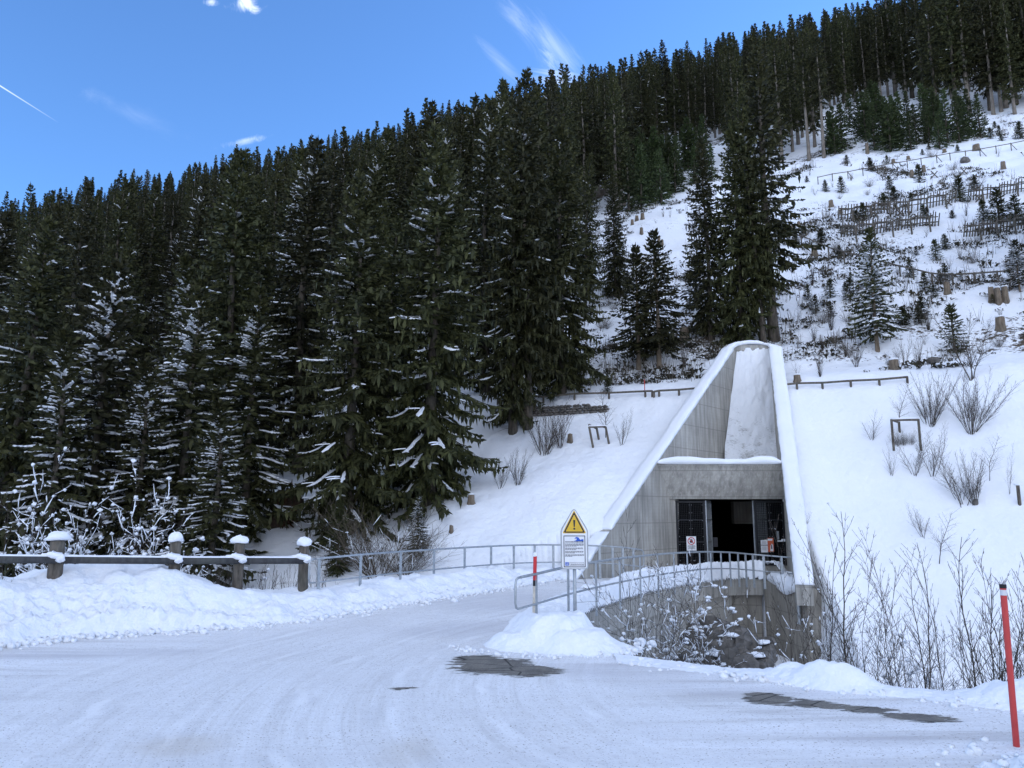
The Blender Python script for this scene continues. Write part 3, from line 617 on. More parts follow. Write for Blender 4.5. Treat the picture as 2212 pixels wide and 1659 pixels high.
# ------------------------------------------------------------------ bridge deck edge and abutment
br = empty('bridge', (*deck[4], 0), 'curved concrete bridge carrying the road to the tunnel', 'bridge'); bl_ = Vector(br.location)
def PB(mb, nm, mat, bevel=0):
    o = mb.build(nm, mat, bevel=bevel); o.parent = br; o.data.transform(Matrix.Translation(-bl_)); return o
def strip(line, d0, d1, z0f, z1f, n=60):
    ss_ = np.concatenate([[0], np.cumsum([np.linalg.norm(np.array(b) - a) for a, b in zip(line[:-1], line[1:])])]); ls = np.array(line)
    V = []; F = []
    for i in range(n + 1):
        s = ss_[-1] * i / n; e = .35
        p = np.array([np.interp(s, ss_, ls[:, k]) for k in (0, 1)]); t = np.array([np.interp(min(s + e, ss_[-1]), ss_, ls[:, k]) - np.interp(max(s - e, 0), ss_, ls[:, k]) for k in (0, 1)]); t /= np.linalg.norm(t)
        nn = np.array((t[1], -t[0])); a, b = p + nn * d0, p + nn * d1; z0, z1 = z0f(i / n), z1f(i / n)
        V += [(a[0], a[1], z0), (b[0], b[1], z0), (b[0], b[1], z1), (a[0], a[1], z1)]
    for i in range(n):
        q = 4 * i
        for k in range(4): F.append((q + k, q + (k + 1) % 4, q + 4 + (k + 1) % 4, q + 4 + k))
    F += [(0, 1, 2, 3), (4 * n + 3, 4 * n + 2, 4 * n + 1, 4 * n)]
    return MB().add(V, F)
# smooth line through the deck edge points
def smooth_line(pts, k=6):
    pts = [np.array(p) for p in pts]; out = []
    for i in range(len(pts) - 1):
        p0, p1, p2, p3 = pts[max(i - 1, 0)], pts[i], pts[i + 1], pts[min(i + 2, len(pts) - 1)]
        for q in np.linspace(0, 1, k, endpoint=False): out.append(.5 * (2 * p1 + (p2 - p0) * q + (2 * p0 - 5 * p1 + 4 * p2 - p3) * q * q + (3 * p1 - p0 - 3 * p2 + p3) * q ** 3))
    return out + [pts[-1]]
dls = smooth_line([deck[0] + (deck[0] - deck[1]) * .9] + deck)
PB(strip(dls, -.45, .0, lambda q: -.62 - .05 * math.sin(q * 3), lambda q: -.012 + .09 * math.sin(min(1, q * 1.1) * math.pi) ** 2), 'edge_beam', M['concrete'], .015)
nret = [p for p in dls if p[0] <= on_z(1590, 1251, 0)[0] + .05]
PB(strip(nret, -.55, -.14, lambda q: -4.2, lambda q: -.55), 'retaining_wall', M['concrete'])
e_ = nret[-1]
a0 = np.array((e_[0] - .25, e_[1] + .5)); a1 = at(1652, 1300, deck[-1][1] - .05)[:2]; a2 = at(1742, 1300, 27.5)[:2]; a3 = a2 + np.array((.62, .25))
PB(MB().hexa([(*a0, -4.2), (a1[0], a1[1] + .35, -4.2), (a1[0], a1[1] + 1.0, -4.2), (a0[0], a0[1] + .8, -4.2)], [(*a0, -.6), (a1[0], a1[1] + .35, -.6), (a1[0], a1[1] + 1.0, -.6), (a0[0], a0[1] + .8, -.6)]), 'far_abutment', M['old_concrete'])
PB(MB().hexa([(*a1, -4.2), (*a2, -4.2), (*a3, -4.2), (a1[0] + .8, a1[1] + .9, -4.2)], [(*a1, -.06), (*a2, -.08), (a3[0], a3[1], -.08), (a1[0] + .8, a1[1] + .9, -.06)]), 'abutment_wall', M['old_concrete'])
dm = np.array((a1 + a2) / 2 - a1)
P(MB().tube([(*(a1 + (a2 - a1) * .86 + np.array((-.09, -.08))), .5), (*(a1 + (a2 - a1) * .86 + np.array((-.09, -.08))), -1.3)], .06, 8), 'drain_downpipe', M['galvanised'])
bm = MB(); V = [(p[0], p[1], -.62) for p in dls[::4]]
# ------------------------------------------------------------------ railings of galvanised tube
def railing(pts, gap, loops, label, zb_off, us):
    """pts: (u, v, Y) of the top rail"""
    T = smooth_line([at(*p) for p in pts], 8); g = empty('railing', (T[0][0], T[0][1], T[0][2] - 1.1), label, 'railing'); o0 = Vector(g.location)
    def Q(mb, nm, mat=M['galvanised'], sm=True):
        o = mb.build(nm, mat, None, sm); o.parent = g; o.data.transform(Matrix.Translation(-o0)); return o
    lw = [p - np.array((0, 0, gap)) for p in T]; rr_ = .024
    def arc(c_top, c_bot, out):
        pts_ = [c_top - out * .0, c_top + out * .1, c_top + out * .17 - np.array((0, 0, .03)), c_top + out * .2 - np.array((0, 0, .12)), c_bot + out * .2 + np.array((0, 0, .12)), c_bot + out * .17 + np.array((0, 0, .03)), c_bot + out * .1, c_bot]
        return pts_
    o1 = (T[0] - T[2]) / np.linalg.norm(T[0] - T[2]); o2 = (T[-1] - T[-3]) / np.linalg.norm(T[-1] - T[-3])
    Q(MB().tube(T, rr_ + .004, 8), 'top_rail'); Q(MB().tube(lw, rr_ - .002, 8), 'lower_rail')
    if 0 in loops: Q(MB().tube(arc(T[0], lw[0], o1), rr_, 8), 'end_loop')
    if 1 in loops: Q(MB().tube(arc(T[-1], lw[-1], o2), rr_, 8), 'end_loop')
    acc = np.concatenate([[0], np.cumsum([np.linalg.norm(b - a) for a, b in zip(T[:-1], T[1:])])]); ls = np.array(T)
    tu = pix(ls[:, 0], ls[:, 1], ls[:, 2])[0]
    for u_ in us:
        s = float(np.interp(u_, tu, acc))
        p = np.array([np.interp(s, acc, ls[:, q]) for q in range(3)]); tt = np.array([np.interp(min(s + .2, acc[-1]), acc, ls[:, q]) - np.interp(max(s - .2, 0), acc, ls[:, q]) for q in (0, 1)]); rz = math.atan2(tt[1], tt[0])
        zb_ = p[2] - 1.12 - zb_off
        mb = MB().box((p[0], p[1], (p[2] - .02 + zb_) / 2), (.085, .022, p[2] - .02 - zb_), rz); Q(mb, 'post', M['galvanised'], False)
    return g
railing([(683, 1207, 20.4), (780, 1198, 21.5), (866, 1191.5, 22.9), (938, 1187, 24.2), (1004, 1183, 25.3), (1060, 1180, 26.2), (1110, 1178, 26.9), (1160, 1177, 27.5), (1215, 1177, 27.9), (1290, 1179, 28.1), (1340, 1182, 28.3), (1380, 1187, 28.6)], .60, (0, 1), 'far galvanised railing curving along the snow slope to the wing wall', .35, (690, 780, 866, 938, 1004, 1061, 1110, 1155, 1195, 1233, 1266, 1295, 1323, 1345, 1368))
railing([(1125, 1247, 15.4), (1170, 1237, 16.1), (1227, 1224, 17.1), (1287, 1213.5, 18.5), (1350, 1205, 20.3), (1420, 1197.5, 22.9), (1480, 1193.5, 25.4), (1530, 1192, 27.6), (1580, 1193.5, 29.0), (1630, 1198, 29.7), (1690, 1203, 29.2), (1705, 1204, 29.0)], .58, (0, 1), 'near galvanised railing curving over the bridge edge beside the warning sign', .1, (1158, 1227, 1287, 1338, 1382, 1420, 1455, 1484, 1511, 1535, 1557, 1576, 1594, 1610, 1626, 1649, 1688))
# ------------------------------------------------------------------ timber barrier
bx = [(125, 1168, 17.8), (380, 1170, 19.0), (518, 1174, 19.8), (657, 1179, 20.6)]
tb = empty('timber_barrier', (*at(380, 1210, 16.9)[:2], 0), 'low timber barrier of round snow topped posts and a dark rail', 'barrier'); t0 = Vector(tb.location)
def Q(mb, nm, mat, sm=False, par=tb, bev=0):
    o = mb.build(nm, mat, None, sm, bevel=bev); o.parent = par; o.data.transform(Matrix.Translation(-t0)); return o
rail = []
for i, (u, v, yy) in enumerate(bx):
    p = at(u, v, yy); r_ = .135 if i else .16; ln = R.uniform(-.03, .03)
    po_ = Q(MB().tube([(p[0] - ln, p[1], -.6), (p[0], p[1], p[2] - .03), (p[0], p[1], p[2])], [r_, r_ * .96, r_ * .88], 14), 'post', M['weathered_wood'], True)
    mb = MB().blob((p[0], p[1], p[2] + .07), r_ * (1.3 + .12 * (i % 3) if i else 1.75), r_ * 1.3, .13 + .02 * (i % 2), i + 3, .13, 18, 10, .45)
    Q(mb, 'snow_cap', M['snow'], True, po_)
    rail.append(at(u, 1211 - (2 if i == 0 else 0), yy - .2))
rail = [rail[0] + (rail[0] - rail[1]) * .8] + rail
for a, b in zip(rail[:-1], rail[1:]):
    d = (b - a) / np.linalg.norm(b - a)
    ro = Q(MB().tube([a + d * .02, b - d * .02], .085, 12), 'rail', M['timber_rail'], True)
    mb = MB(); V = []; F = []; nn = 30
    sd = np.array((d[1], -d[0], 0)); 
    for i in range(nn + 1):
        q = a + (b - a) * i / nn; k = .5 + abs(float(vn(np.array(i * .7), np.array(q[0]), 5)))
        V += [q - sd * .06 + (0, 0, .062), q + (0, 0, .09 + .028 * k), q + sd * .05 + (0, 0, .07)]
    for i in range(nn): F += [(3 * i, 3 * i + 1, 3 * i + 4, 3 * i + 3), (3 * i + 1, 3 * i + 2, 3 * i + 5, 3 * i + 4)]
    mb.add(V, F); mb.blob(tuple(b - np.array((.08, .08, -.10))), .22, .10, .07, 5, .3, 12, 6); mb.blob(tuple(b + np.array((.12, -.09, .04))), .11, .06, .08, 8, .3, 10, 6)
    Q(mb, 'snow_strip', M['snow'], True, ro)
# ------------------------------------------------------------------ warning sign
base = at(1243, 1350, 16.2); sy = 16.2; top = at(1243, 1105, sy)[2]; bot = at(1243, 1229, sy)[2]; W = .27
sg = empty('warning_sign', (base[0], sy, 0), 'grey framed board with a yellow exclamation triangle above a text panel on one post', 'sign'); s0 = Vector(sg.location)
def Q(mb, nm, mat, par=sg, sm=False, bev=0):
    o = mb.build(nm, mat, None, sm, bevel=bev); o.parent = par; o.data.transform(Matrix.Translation(-s0)); return o
hgt = top - bot; k_ = hgt / 1.19
Q(MB().tube([(base[0], sy + .05, -.3), (base[0], sy + .05, bot + .6)], .036, 12), 'post', M['galvanised'], sm=True)
def rr_poly(pts, r, n=5):
    out = []
    for i, p in enumerate(pts):
        p = np.array(p); a = np.array(pts[i - 1]); b = np.array(pts[(i + 1) % len(pts)]); ua = (a - p) / np.linalg.norm(a - p); ub = (b - p) / np.linalg.norm(b - p)
        rr2 = r if not hasattr(r, '__len__') else r[i]
        for q in np.linspace(0, 1, n): s_ = p + ua * rr2; e_2 = p + ub * rr2; out.append(tuple(s_ * (1 - q) ** 2 + 2 * p * q * (1 - q) + e_2 * q * q))
    return out
def fl(m, poly, lay): return flat(m, poly, sy - .012 - .004 * lay, base[0], bot, 1, .004)
out = rr_poly([(-W, 0), (W, 0), (W, .78), (0, 1.24), (-W, .78)], [.06, .06, .05, .09, .05]); m = MB(); flat(m, [(x * 1.05, y * 1.01 - .005) for x, y in out], sy + .02, base[0], bot, 1, .03); Q(m, 'board_rim', M['galvanised'])
board = Q(fl(MB(), [(x * .95, .012 + y * .975) for x, y in out], 1), 'board', M['white_metal'])
tri = rr_poly([(-.245, .715), (.245, .715), (0, 1.185)], .03); Q(fl(MB(), tri, 2), 'triangle_edge', M['yellow_sheet'])
tri2 = rr_poly([(-.222, .728), (.222, .728), (0, 1.155)], .03); wt = Q(fl(MB(), tri2, 3), 'warning_triangle', M['dark_ink'])
tri3 = rr_poly([(-.178, .752), (.178, .752), (0, 1.095)], .012); Q(fl(MB(), tri3, 4), 'triangle_face', M['yellow_sheet'], wt)
m = MB(); fl(m, rr_poly([(-.012, .845), (.012, .845), (.021, .985), (-.021, .985)], .008, 3), 5); fl(m, [(.021 * math.cos(a), .808 + .021 * math.sin(a)) for a in np.linspace(0, 6.283, 16, endpoint=False)], 5); Q(m, 'exclamation_mark', M['dark_ink'], wt)
px = .222
m = MB()
for q in ([(-px, .035), (px, .035), (px, .05), (-px, .05)], [(-px, .655), (px, .655), (px, .67), (-px, .67)], [(-px, .05), (-px + .014, .05), (-px + .014, .655), (-px, .655)], [(px - .014, .05), (px, .05), (px, .655), (px - .014, .655)]): fl(m, q, 2)
Q(m, 'panel_border', M['dark_ink'])
Q(fl(MB(), [(-.185, .53), (.185, .53), (.185, .555), (-.185, .555)], 2), 'title_bar', M['dark_ink'])
m = MB(); X_ = -.175
for wl in (.13, .10, .11): fl(m, [(X_, .538), (X_ + wl - .012, .538), (X_ + wl - .012, .547), (X_, .547)], 3); X_ += wl + .004
Q(m, 'title_lettering', M['white_metal'])
wv = [(-.02, .556), (.185, .556), (.185, .592), (.15, .596), (.125, .582), (.105, .60), (.085, .632), (.05, .642), (.015, .628), (.0, .60), (.02, .612), (.045, .61), (.05, .59), (.03, .572)]
Q(fl(MB(), wv, 3), 'wave_emblem', M['blue_sheet'])
m = MB(); rs = random.Random(4)
yy = .50
for para in ((4,), (3,), (3,), (3,)):
    for l in range(para[0]):
        X_ = -.19; end = .19 if l < para[0] - 1 else rs.uniform(-.05, .1)
        while X_ < end - .015:
            wl = min(rs.uniform(.02, .055), end - X_); fl(m, [(X_, yy), (X_ + wl, yy), (X_ + wl, yy + .009), (X_, yy + .009)], 2); X_ += wl + .008
        yy -= .0165
    yy -= .018
for r in (.098, .083): 
    X_ = -.08
    while X_ < .15: wl = rs.uniform(.02, .05); fl(m, [(X_, r), (X_ + wl, r), (X_ + wl, r + .007), (X_, r + .007)], 2); X_ += wl + .007
for q in ([(-.105, .068), (.19, .068), (.19, .073), (-.105, .073)], [(-.105, .130), (.19, .130), (.19, .135), (-.105, .135)], [(-.105, .073), (-.100, .073), (-.100, .130), (-.105, .130)], [(.185, .073), (.19, .073), (.19, .130), (.185, .130)]): fl(m, q, 2)
Q(m, 'lettering', M['grey_ink'])
ip = Q(fl(MB(), [(-.19, .066), (-.122, .066), (-.122, .137), (-.19, .137)], 2), 'info_square', M['blue_sheet'])
m = MB(); fl(m, [(-.163, .080), (-.149, .080), (-.149, .110), (-.163, .110)], 3); fl(m, [(-.163, .116), (-.149, .116), (-.149, .128), (-.163, .128)], 3); fl(m, [(-.171, .078), (-.141, .078), (-.141, .0835), (-.171, .0835)], 3); Q(m, 'info_letter', M['white_metal'], ip)
# ------------------------------------------------------------------ snow marker poles
def pole(base, top, r, bands, label, name='snow_pole', capm=None):
    g = empty(name, base, label, 'marker pole'); o0 = Vector(g.location); base = np.array(base); top = np.array(top)
    for nm, a, b, mat, k in bands:
        o = MB().tube([base + (top - base) * a, base + (top - base) * b], r * k, 16).build(nm, mat, None, False, bevel=.003); o.parent = g; o.data.transform(Matrix.Translation(-o0))
    return g
b_ = at(1152.5, 1349, 15.9); t_ = at(1156, 1201, 15.9)
g = pole(b_ - np.array((0, 0, .3)), t_, .036, (('pole_shaft', 0, .64, M['cream_paint'], .98), ('black_band', .64, .71, M['black_steel'], 1.0), ('red_band', .71, 1, M['red_sheet'], 1.02)), 'cream marker pole with black and red bands beside the warning sign')
o = MB().blob(t_ + np.array((0, 0, .02)), .045, .045, .05, 3, .1, 10, 6).build('snow_cap', M['snow'], None, True); o.parent = g; o.data.transform(Matrix.Translation(-Vector(g.location)))
b_ = at(2192, 1574, 8.9); t_ = at(2166, 1262, 8.9)
pole(b_ - np.array((0, 0, .2)), t_, .033, (('pole_shaft', 0, .93, M['red_plastic'], 1), ('reflective_band', .93, .965, M['silver_tape'], 1.01), ('red_collar', .965, .975, M['red_plastic'], 1), ('pole_cap', .975, 1, M['rubber'], 1.1)), 'tall plain red marker pole with black cap at the road edge')
# ------------------------------------------------------------------ spruces
class Q4:                                # many small quads, gathered as lists
    def __init__(s): s.v = []; s.f = []
    def quad(s, a, b, c, d):
        n = len(s.v); s.v += [a, b, c, d]; s.f.append((n, n + 1, n + 2, n + 3))
    def mesh(s, name, mat, smooth=False):
        v = np.array(s.v if s.v else [(0, 0, 0)] * 4, float).reshape(-1, 3); f = np.array(s.f if s.f else [(0, 1, 2, 3)]); return np_mesh(name, v, f, mat, smooth)
def spruce(seed, h, base, rmax, whorl=.42, droop=1.0, hang=.6, snow=.3, dens=1.0, lean=0., tw=.075, top=.85, bare_sticks=True, side=0):
    """trunk, needles and snow of one spruce of height h; base = height where the crown begins"""
    r = random.Random(seed); tr = MB(); cr = Q4(); sn = Q4()
    bx_, by_ = r.uniform(-1, 1) * lean, r.uniform(-1, 1) * lean
    def axis(z): t = z / h; return (bx_ * (t - t * t) * 4 + .012 * h * math.sin(t * 5 + seed) * t, by_ * (t - t * t) * 4, z)
    r0 = .0105 * h + .04; n = 14
    tr.tube([axis(h * i / n - (.4 if i == 0 else 0)) for i in range(n + 1)], [max(.012, r0 * (1.18 if i == 0 else 1) * (1 - i / n) ** .85 + .008) for i in range(n + 1)], 8)
    def twig(p, dx, dy, dz, L, w):
        # a flat spray: long diamond, rolled at random
        rx, ry, rz = r.uniform(-1, 1), r.uniform(-1, 1), r.uniform(-.5, 1)
        cx, cy, cz = dy * rz - dz * ry, dz * rx - dx * rz, dx * ry - dy * rx
        m = math.sqrt(cx * cx + cy * cy + cz * cz) + 1e-6; k = w / m
        cx *= k; cy *= k; cz *= k; f = r.uniform(.35, .6) * L
        cr.quad(p, (p[0] + dx * f + cx, p[1] + dy * f + cy, p[2] + dz * f + cz), (p[0] + dx * L, p[1] + dy * L, p[2] + dz * L), (p[0] + dx * f - cx, p[1] + dy * f - cy, p[2] + dz * f - cz))
    def snow_strip(pts, w0, hh):
        m = len(pts)
        if m < 2: return
        k0 = len(sn.v); sec = []
        for i, (p, sx, sy) in enumerate(pts):
            e = math.sin(math.pi * (i + .35) / (m - .3)) ** .5; w = w0 * e * r.uniform(.65, 1.3); q = hh * e * r.uniform(.6, 1.4)
            sec.append(((p[0] + sx * w, p[1] + sy * w, p[2] - .02 - w * .25), (p[0] + sx * w * .45, p[1] + sy * w * .45, p[2] + q * .85), (p[0] - sx * w * .45, p[1] - sy * w * .45, p[2] + q * .85), (p[0] - sx * w, p[1] - sy * w, p[2] - .02 - w * .25)))
        for a, b in zip(sec[:-1], sec[1:]):
            for j in range(4): sn.quad(a[j], b[j], b[(j + 1) % 4], a[(j + 1) % 4])
    z = base
    while z < h - .15:
        t = (z - base) / (h - base); prof = (1 - t) ** top * min(1, .55 + t * 3.5) if base > .12 * h else (1 - t) ** top * min(1, .8 + t * 2)
        nb = r.choice((4, 5, 5, 6)) if t < .85 else 4; a0 = r.uniform(0, 6.28)
        for k in range(nb):
            az = a0 + 6.283 * k / nb + r.uniform(-.3, .3); L = max(.18, rmax * prof * (r.uniform(.55, 1.12) if r.random() > .1 else r.uniform(.25, 1.35))); zz = z + r.uniform(-.18, .18) * whorl * 2
            ca, sa = math.cos(az), math.sin(az); x0, y0, _ = axis(zz)
            p0 = rad(48) * t ** 1.5 - rad(10 * droop) * (1 - t) + r.uniform(-.1, .1); sag = rad(38 * droop) * (1 - t) ** .6 * r.uniform(.6, 1.2); lift = rad(30 * droop) * (1 - t)
            ns = max(3, int(L / (.15 / dens ** .5))); st = L / ns; px, py, pz = x0, y0, zz; sp = []
            for i in range(ns + 1):
                s = i / ns; el = p0 - sag * math.sin(min(1, s * 1.5) * 1.57) + (lift + sag * .45) * max(0, s - .55) * 2.0
                sp.append((px, py, pz, el)); az2 = az; ce = math.cos(el) * st; px += ca * ce; py += sa * ce; pz += math.sin(el) * st
            for i in range(0, ns):              # woody spine with needles
                a = sp[i]; b = sp[i + 1]; w = .035 if t < .9 else .028
                cr.quad((a[0] - sa * w, a[1] + ca * w, a[2]), (b[0] - sa * w, b[1] + ca * w, b[2]), (b[0] + sa * w, b[1] - ca * w, b[2] + .02), (a[0] + sa * w, a[1] - ca * w, a[2] + .02))
            for i in range(1, ns + 1):
                s = i / ns
                if s < .12 and t < .8: continue
                p = sp[i][:3]; l2 = (.20 + .34 * L * (1 - s) ** .8 * min(1, s * 2.5)) * r.uniform(.6, 1.2); l2 = min(l2, 1.1)
                for sd in (-1, 1):
                    q = az + sd * rad(r.uniform(38, 70)); el = sp[i][3] - rad(r.uniform(5, 35)) * droop * (1 - .7 * t)
                    twig(p, math.cos(q) * math.cos(el), math.sin(q) * math.cos(el), math.sin(el), l2, tw * r.uniform(.7, 1.25))
                    if l2 > .5:
                        f = r.uniform(.3, .7) * l2; q2 = q - sd * rad(r.uniform(25, 50))
                        twig((p[0] + math.cos(q) * math.cos(el) * f, p[1] + math.sin(q) * math.cos(el) * f, p[2] + math.sin(el) * f), math.cos(q2), math.sin(q2), -.35 * droop, l2 * .55, tw * .8)
                if r.random() < hang * (1 - t * .8): twig((p[0] + r.uniform(-.1, .1), p[1] + r.uniform(-.1, .1), p[2]), r.uniform(-.12, .12), r.uniform(-.12, .12), -1, r.uniform(.25, .75) * min(1, L / 2), tw * .9)
                if i == ns: twig(p, ca * math.cos(sp[i][3]), sa * math.cos(sp[i][3]), math.sin(sp[i][3]), .25, tw)
            sp_ = snow * (1.25 - .75 * t) * (1 + (.8 if side and -ca * side > .2 else -.25 * abs(side)))
            if r.random() < sp_ and L > .35:
                i0 = int(ns * r.uniform(.15, .5)); i1 = min(ns, i0 + max(3, int(ns * r.uniform(.3, .75))))
                snow_strip([((a[0], a[1], a[2] + .02), -sa, ca) for a in sp[i0:i1 + 1]], .035 + (.028 + .016 * snow) * min(L, 2.5) * r.uniform(.4, 1.3), .04 + .03 * r.random())
                for _ in range(int(5 * snow + 1)):
                    a = sp[min(ns, i0 + r.randint(0, max(1, i1 - i0)))]; q = az + r.choice((-1, 1)) * rad(50); l = .22 * L * r.uniform(.5, 1)
                    snow_strip([((a[0] + math.cos(q) * l * f, a[1] + math.sin(q) * l * f, a[2] - .12 * l * f * f + .02), -math.sin(q), math.cos(q)) for f in (.2, .5, .8, 1.1)], .028 + .03 * r.random(), .035)
        z += whorl * r.uniform(.75, 1.2) * (1 - .45 * t)
    tip = axis(h)
    for _ in range(5): q = r.uniform(0, 6.28); twig((tip[0], tip[1], h - .5 * r.random()), math.cos(q) * .35, math.sin(q) * .35, .9, .35, tw * .7)
    twig((tip[0], tip[1], h - .15), 0, 0, 1, .55, tw * .6)
    if bare_sticks and base > 1.5:
        z = .25 * base
        while z < base * 1.3:
            q = r.uniform(0, 6.28); l = r.uniform(.4, 1.5); p = axis(z); tr.tube([p, (p[0] + math.cos(q) * l * .5, p[1] + math.sin(q) * l * .5, z - .05), (p[0] + math.cos(q) * l, p[1] + math.sin(q) * l, z - .28 * l)], [.022, .014, .006], 3, False); z += r.uniform(.15, .5)
    return tr, cr, sn
BANK = {}
def variant(key, nm='needles', bk='bark', **kw):
    tr, cr, sn = spruce(**kw)
    BANK[key] = (kw['h'], tr.mesh('trunk', M[bk], True), cr.mesh('crown', M[nm]), sn.mesh('snow_load', M['snow'], True) if sn.f else None)
# tall old spruces with hanging sprays / mixed forest / sparse ones with high crowns / snowy broad ones / young cones
variant('hang1', seed=11, h=20, base=.8, rmax=3.1, droop=1.25, hang=1.3, snow=.26, whorl=.34, top=.68, side=1, lean=.15)
variant('hang2', seed=12, h=20, base=1.6, rmax=2.8, droop=1.35, hang=1.4, snow=.2, whorl=.35, top=.62, side=1, lean=.2)
variant('hang3', seed=13, h=20, base=1.6, rmax=2.5, droop=1.1, hang=1.1, snow=.24, whorl=.36, top=.66, side=1, lean=.2)
variant('hang4', seed=14, h=20, base=3.0, rmax=2.7, droop=1.2, hang=1.2, snow=.12, whorl=.38, top=.6, lean=.1)
variant('hang5', seed=71, h=20, base=2.5, rmax=3.0, droop=1.4, hang=1.5, snow=.14, whorl=.46, top=.8, lean=.25)
variant('hang6', seed=72, h=20, base=1.2, rmax=2.2, droop=1.15, hang=1.0, snow=.3, whorl=.33, top=.5, side=1, lean=.15)
variant('dense1', seed=15, h=16, base=.6, rmax=3.0, whorl=.32, top=.62, droop=1.1, hang=.8, snow=.06, lean=.1)
variant('dense2', seed=16, h=16, base=1.4, rmax=2.5, whorl=.34, top=.65, droop=1.0, hang=.7, snow=.10, lean=.1)
variant('snowy1', seed=21, h=13, base=.5, rmax=2.9, droop=.95, hang=.4, snow=.9, side=1, whorl=.34, top=.75, lean=.1)
variant('snowy2', seed=22, h=13, base=.8, rmax=2.5, droop=1.0, hang=.5, snow=.8, side=1, whorl=.34, top=.72, lean=.1)
variant('snowy3', seed=23, h=13, base=1.6, rmax=2.3, droop=1.0, hang=.5, snow=.65, side=1, whorl=.36, top=.75, lean=.15)
variant('for1', seed=31, h=20, base=4.0, rmax=2.4, top=.62, whorl=.5, droop=1.0, hang=.5, snow=.05, dens=.7, tw=.09, lean=.1)
variant('for2', seed=32, h=20, base=6.0, rmax=2.3, top=.6, whorl=.5, droop=.9, hang=.5, snow=.02, dens=.7, tw=.09, bk='pale_bark', lean=.15)
variant('for3', seed=33, h=20, base=3.0, rmax=2.5, top=.66, whorl=.5, droop=1.1, hang=.6, snow=.08, dens=.7, tw=.09, lean=.1)
variant('for4', seed=34, h=20, base=8.5, rmax=2.1, top=.55, whorl=.5, droop=.9, hang=.5, snow=0., dens=.7, tw=.09, bk='pale_bark', lean=.2)
variant('far1', seed=41, h=20, base=4.5, rmax=2.8, top=.66, whorl=.6, droop=.9, hang=.3, snow=0., dens=.45, tw=.13)
variant('far2', seed=42, h=20, base=3.0, rmax=2.5, top=.7, whorl=.6, droop=.9, hang=.3, snow=0., dens=.45, tw=.13)
variant('far3', seed=43, h=20, base=6.0, rmax=2.4, top=.62, whorl=.6, droop=.9, hang=.3, snow=0., dens=.45, tw=.13)
variant('slope', seed=51, h=8, base=1.2, rmax=2.0, top=.75, whorl=.27, droop=.7, hang=.2, snow=1.1, tw=.06, bk='stump_wood', bare_sticks=False)
variant('young1', seed=61, h=3, base=.05, rmax=1.15, whorl=.17, droop=.5, hang=.1, snow=.10, tw=.04, top=.95, bare_sticks=False, nm='needles')
variant('young2', seed=62, h=3, base=.05, rmax=1.0, whorl=.18, droop=.45, hang=.1, snow=.30, tw=.04, top=.95, bare_sticks=False, nm='needles')
variant('thick1', seed=63, h=6, base=.1, rmax=1.5, whorl=.36, droop=.5, hang=.1, snow=.03, tw=.07, top=.9, bare_sticks=False, nm='young_needles')
variant('thick2', seed=64, h=6, base=.1, rmax=1.25, whorl=.36, droop=.45, hang=.1, snow=.06, tw=.07, top=.9, bare_sticks=False, nm='young_needles')
placed = []; N_SPRUCE = 0
def tree(key, loc, h, label, group=None, wid=1.0, tilt=(0, 0), name='spruce_tree', cat='spruce tree', snow=True):
    global N_SPRUCE
    h0, tr, cr, sn = BANK[key]; k = h / h0
    g = empty(name, (loc[0], loc[1], loc[2] - .1), label, cat, group, 0, (k * wid, k * wid, k)); rz = 0 if key[:4] in ('hang', 'snow') else R.uniform(0, 6.28); g.rotation_euler = (tilt[0], tilt[1], rz + R.uniform(-.3, .3))
    put('trunk', tr, g); c = put('crown', cr, g)
    if sn is not None and snow: put('snow_load', sn, c)['kind'] = 'stuff'
    placed.append((loc[0], loc[1], h)); N_SPRUCE += 1
    return g
def tree_px(key, u, vb, vt, label, y=None, **kw):
    """tree whose foot is seen at (u, vb), or stands at distance y on the viewing line u, and whose tip is at height vt"""
    if y is None: p = hit(u, vb)
    else: x = at(u, 1100, y)[0]; p = np.array((x, y, ground(x, y)))
    if p is None: return
    if y is not None: kw['wid'] = kw.get('wid', 1) * R.uniform(1.05, 1.22)
    return tree(key, p, at(u, vt, p[1])[2] - p[2], label, **kw)
T_ = tree_px
# left foreground, behind the barrier
T_('hang2', -30, 0, 470, 'leaning spruce cut off by the left border of the picture', y=30, tilt=(0, .10), wid=1.15)
T_('snowy1', 205, 0, 560, 'broad snow laden spruce behind the leftmost barrier post', y=30.5, wid=1.15)
T_('snowy3', 95, 0, 700, 'low snow laden spruce between the left picture border and the leftmost barrier post', y=28, wid=1.2)
T_('hang5', 120, 0, 395, 'slim dark spruce rising behind the snow laden ones at far left', y=42, wid=.95)
T_('snowy2', 390, 0, 600, 'broad snow laden spruce behind the second barrier post', y=31, wid=1.2)
T_('snowy3', 285, 0, 770, 'small snowy spruce filling the dark gap between the two broad snow laden spruces', y=29.5, wid=1.3)
T_('hang4', 482, 0, 325, 'tall spruce with a long visible grey trunk above the barrier', y=37, wid=1.1)
T_('snowy2', 528, 0, 618, 'pointed snow laden spruce behind the third barrier post', y=32.5, wid=1.2)
T_('snowy3', 455, 0, 860, 'short snow dusted spruce just behind the barrier rail', y=28.5, wid=1.35)
T_('hang6', 640, 1010, 300, 'tall dark spruce between the bare slope gap and the great snow streaked spruce', y=38, wid=1.1)
T_('dense2', 548, 1130, 760, 'slender young spruce on a thin leaning bare trunk by the uprooted stump', y=34, tilt=(0, .03), wid=.7)
T_('hang1', 752, 0, 372, 'great snow streaked spruce behind the end of the barrier', y=31.5, wid=1.2)
T_('hang1', 928, 0, 268, 'tallest drooping spruce standing centrally above the far railing', y=32.5, wid=1.2)
